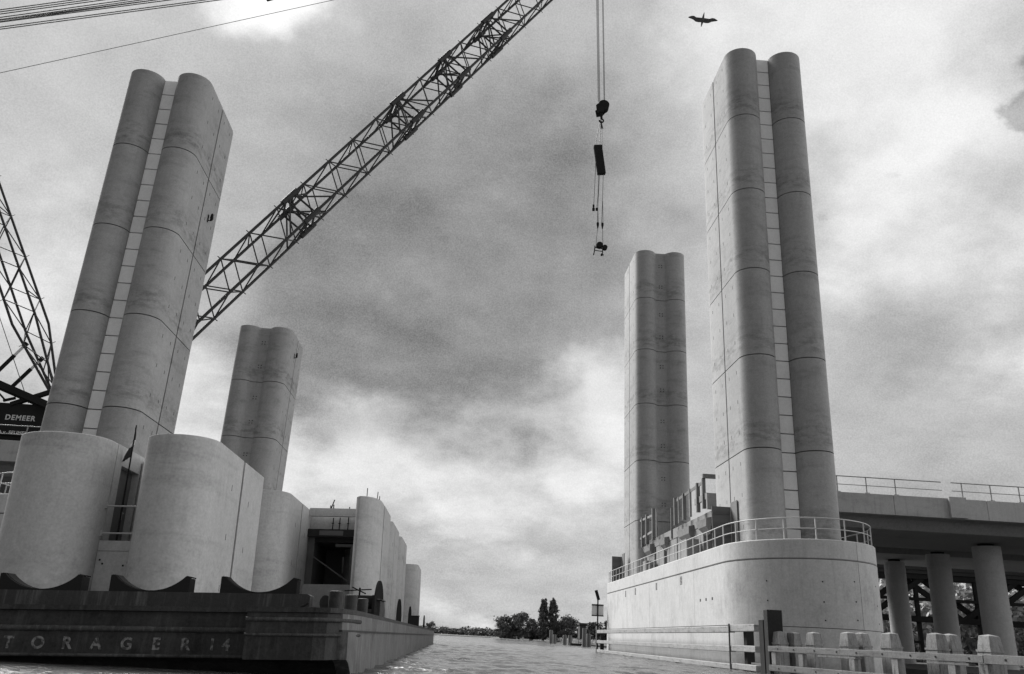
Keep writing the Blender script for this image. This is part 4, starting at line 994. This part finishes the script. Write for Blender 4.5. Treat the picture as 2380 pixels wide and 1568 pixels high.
gull.matrix_world = Matrix.Translation((7.87, 25, 23.84)) @ Matrix.Rotation(R(8), 4, 'Y') @ Matrix.Rotation(R(-6), 4, 'Z') @ Matrix.Rotation(R(-22), 4, 'X') @ Matrix.Scale(.56, 4)

# ================================================================== FAR SHORE
def leaves(mb, c, rad, n, size, rnd, shell=.35):
    for _ in range(n):
        while True:
            p = Vector((rnd.uniform(-1,1), rnd.uniform(-1,1), rnd.uniform(-1,1)))
            if shell < p.length < 1: break
        q = Vector((c[0] + p.x*rad[0], c[1] + p.y*rad[1], c[2] + p.z*rad[2]))
        a = Vector((rnd.gauss(0,1), rnd.gauss(0,1), rnd.gauss(0,1))).normalized(); b = a.orthogonal().normalized(); e = a.cross(b); s = size*rnd.uniform(.6, 1.3)
        mb.add([q - b*s, q + e*s*.6, q + b*s, q - e*s*.6], [(0,1,2,3)])
def tuft(mb, c, rad, n, size, rnd):
    for _ in range(n):
        q = Vector((c[0] + rnd.gauss(0, .62)*rad[0], c[1] + rnd.gauss(0, .62)*rad[1], max(.2, c[2] + rnd.gauss(0, .62)*rad[2])))
        a = Vector((rnd.gauss(0,1), rnd.gauss(0,1), rnd.gauss(0,1))).normalized(); b = a.orthogonal().normalized(); e = a.cross(b); s = size*rnd.uniform(.5, 1.2)
        mb.add([q - b*s, q + e*s*.6, q + b*s, q - e*s*.6], [(0,1,2,3)])
def tree(label, x, y, z, h, wd_, m='leaf', kind='round', n=2200, size=.22, group=None, name='shore_tree', seed=0):
    rnd = random.Random(seed + int(x*13 + y*7)); t = thing(name, label, 'tree', (x, y, z), 0, group)
    tk = MB(); top = .5*h if kind == 'round' else .9*h
    tk.tube([(0,0,-.3),(rnd.uniform(-.1,.1),0,top*.5),(0,0,top)], .035*h, 8, r1=.012*h)
    mb = MB()
    if kind == 'round':
        nb = 46
        for k in range(nb):
            a = rnd.uniform(0, 6.28); rr = rnd.uniform(.15, .95)**.7; cz = rnd.uniform(.12, .93)
            ww = math.sqrt(max(.04, 1 - ((cz-.46)/.52)**2)); c = (math.cos(a)*rr*wd_/2*ww, math.sin(a)*rr*wd_/2*ww, cz*h)
            rd = wd_*rnd.uniform(.07, .17); tuft(mb, c, (rd, rd, rd*.75), n//nb, size, rnd)
            if k % 3 == 0: tk.tube([(0,0,top*rnd.uniform(.4,.9)), c], .012*h, 5, r1=.003*h)
    else:
        nb = 90
        for k in range(nb):
            f = (k + rnd.random())/nb; ww = wd_/2*(.30 + .70*math.sin(math.pi*min(1, .22 + f*.76))**.8)*rnd.uniform(.75, 1.1)
            a = rnd.uniform(0, 6.28); c = (math.cos(a)*ww*.62, math.sin(a)*ww*.62, h*(.04 + .93*f)); rd = ww*rnd.uniform(.20, .38)
            tuft(mb, c, (rd, rd, h*.032), n//nb, size, rnd)
            if k % 4 == 0: tk.tube([(0,0,c[2]*.9), c], .008*h, 5, r1=.003*h)
    mb.build('crown', m, t, recalc=False); tk.build('trunk', 'bark', t); return t
GT = 'trees on the far shore'
tree('left of two tall slim poplars on the far shore', 36.9, 372, .5, 17.0, 5.6, 'leaf2', 'poplar', 6000, .42, GT, 'poplar_tree', 1)
tree('right of two tall slim poplars on the far shore', 40.9, 372, .5, 17.2, 5.6, 'leaf2', 'poplar', 6000, .42, GT, 'poplar_tree', 2)
tree('wide round tree left of the thatched barn on the far shore', 21.0, 380, .5, 8.6, 9.5, 'leaf', 'round', 6500, .42, GT)
tree('taller round tree just left of the barn roof on the far shore', 27.0, 378, .5, 10.6, 9.0, 'leaf', 'round', 6500, .42, GT)
tree('big bushy tree right of the poplars on the far shore', 47.8, 372, .5, 9.8, 10.0, 'leaf', 'round', 7000, .42, GT)
tree('leafy tree between the poplars and the barn, lower than both', 33.5, 384, .5, 8.0, 8.0, 'leaf', 'round', 5000, .42, GT)
tree('dark tree at the right foot of the poplars', 43.6, 380, .5, 7.4, 7.0, 'leaf2', 'round', 5000, .42, GT)
tree('low bush beside the poplars, right of the big tree', 54.0, 372, .5, 5.0, 5.0, 'leaf', 'round', 1400, .36, GT)
tree('dark flat topped tree left of the sign pole', 46.0, 285, .5, 6.4, 7.0, 'leaf2', 'round', 5500, .36, GT)
tree('spiky dark tree behind the sign pole', 50.6, 285, .5, 7.4, 5.0, 'leaf2', 'round', 4500, .36, GT)
tree('dark tree at the pier edge right of the sign pole', 55.0, 285, .5, 6.9, 6.0, 'leaf2', 'round', 4500, .36, GT)
tree('lone dark bush above the far end of the barge', -14.6, 480, .5, 6.2, 6.0, 'leaf', 'round', 1600, .42, GT)
# thatched barn
t = thing('thatched_barn', 'steep roofed barn between the trees on the far shore', 'barn', (33.2, 386, .6))
mb = MB(); mb.box((-3.7,-3,0),(3.7,3,2.3)); mb.build('wall', 'brick', t)
mb = MB(); mb.hexa([(-4.3,-3.8,2.2),(4.3,-3.8,2.2),(4.3,3.8,2.2),(-4.3,3.8,2.2),(-1.4,-.7,7.4),(1.4,-.7,7.4),(1.4,.7,7.4),(-1.4,.7,7.4)]); rf = mb.build('roof', 'roof', t)
mb = MB(); mb.box((-1.2,-.5,7.2),(1.2,.5,8.5)); mb.build('ridge_cap', 'roof', rf)
# dark low house by the sign
t = thing('waterside_house', 'low dark flat roofed house behind the mooring piles', 'house', (45.4, 306, .6))
mb = MB(); mb.box((-2.3,-2.5,0),(2.3,2.5,5.6)); mb.build('wall', 'brick', t)
mb = MB(); mb.box((-2.6,-2.9,5.62),(2.6,2.9,6.3)); mb.build('roof', 'roof', t)
# continuous far wood and reed belt
mb = MB(); rnd = random.Random(11)
x = -260.0
while x < 60:
    h = rnd.uniform(3.5, 7.0) * (1.0 if x < 10 else .9); leaves(mb, (x, 640 + rnd.uniform(-10, 10), h*.45 + .6), (rnd.uniform(4, 8), 5, h*.6), 260, .8, rnd, .1); x += rnd.uniform(2.5, 5.5)
o = mb.build('far_wood', 'leaf', recalc=False); tag(o, 'low dark line of woods along the horizon', 'woods', None, 'stuff')
mb = MB(); 
def belt(p0, p1, n, h, size):
    for i in range(n):
        f = rnd.random(); p = Vector(p0).lerp(Vector(p1), f); leaves(mb, (p.x + rnd.uniform(-1.5,1.5), p.y + rnd.uniform(-1.5,1.5), .5 + h*.3), (1.2, 1.2, h*.6), 14, size, rnd, .1)
belt((30, 474), (41, 444), 120, 1.3, .25); belt((41, 440), (45.5, 335), 260, 1.3, .22); belt((45, 330), (42, 240), 260, 1.2, .2)
o = mb.build('reeds', 'leaf3', recalc=False); tag(o, 'pale reeds lining the far water edge', 'reeds', None, 'stuff')
# foliage behind the old truss bridge
mb = MB()
for i in range(420):
    x = rnd.uniform(52, 130); y = rnd.uniform(108, 136); h = rnd.uniform(3, 15); leaves(mb, (x, y, h*.6), (rnd.uniform(1.5, 3), 2, min(5, h*.55)), 110, .5, rnd, .1)
o = mb.build('thicket', 'leaf3', recalc=False); tag(o, 'pale leafy thicket behind the dark truss bridge', 'thicket', None, 'stuff')
# mooring dolphins out in the water
def mpile(label, x, y, h, r=.42, g_='mooring piles standing in the far water'):
    mb = MB(); mb.lathe([(r*1.05, -1.4), (r, h-.15), (r*.85, h)], (0,0,0), 14); o = mb.build('mooring_pile', 'formwood', smooth=40); o.location = (x, y, 0); tag(o, label, 'pile', g_)
mpile('taller left pile of the far pair of mooring piles', 23.25, 214, 3.15)
mpile('shorter right pile of the far pair of mooring piles', 24.6, 218, 2.15)
mpile('mooring pile left of the small floating platform', 23.05, 185, 1.95)
mpile('mooring pile right behind the small floating platform', 24.3, 186, 2.0)
mpile('tallest mooring pile, nearest the fender end', 23.29, 158, 3.2, .40)
mpile('shorter mooring pile beside the tallest one', 24.25, 159, 2.25, .42)
mpile('dark stubby pile by the reeds at the far water edge', 34.3, 403, 2.4, .9)
t = thing('floating_platform', 'small dark floating platform with a pale board, between mooring piles', 'platform', (23.9, 174, 0))
mb = MB(); mb.box((-1.2,-1,-.3),(1.0,1,.45)); mb.build('float', 'tar', t)
mb = MB(); mb.box((-.8,-.98,.75),(.4,-.9,1.05)); mb.build('board', 'paint', t)
mb = MB(); mb.box((-.95,-.95,.45),(-.82,-.85,1.35)); mb.box((.42,-.95,.45),(.55,-.85,1.35)); mb.box((-1.0,-.97,1.35),(.6,-.83,1.45)); mb.build('frame', 'wood', t)
mb = MB()
for x0, x1, z in ((.95, 5.3, .33),): mb.tube([(x0,0,z),(x1,-14,z-.2)], .16, 8)
mb.build('boom_log', 'tar', t)
# moored boat far left of the barn and a small moored craft frame
t = thing('moored_barge', 'long low dark boat lying at the far bank left of the barn', 'boat', (26.5, 452, 0))
mb = MB(); mb.prism_y([(-4.2,.1),(4.0,.1),(4.5,.9),(3.0,1.0),(1.5,1.45),(-1.0,1.35),(-4.6,.8)], -1.2, 1.2); mb.build('hull', 'tar', t)
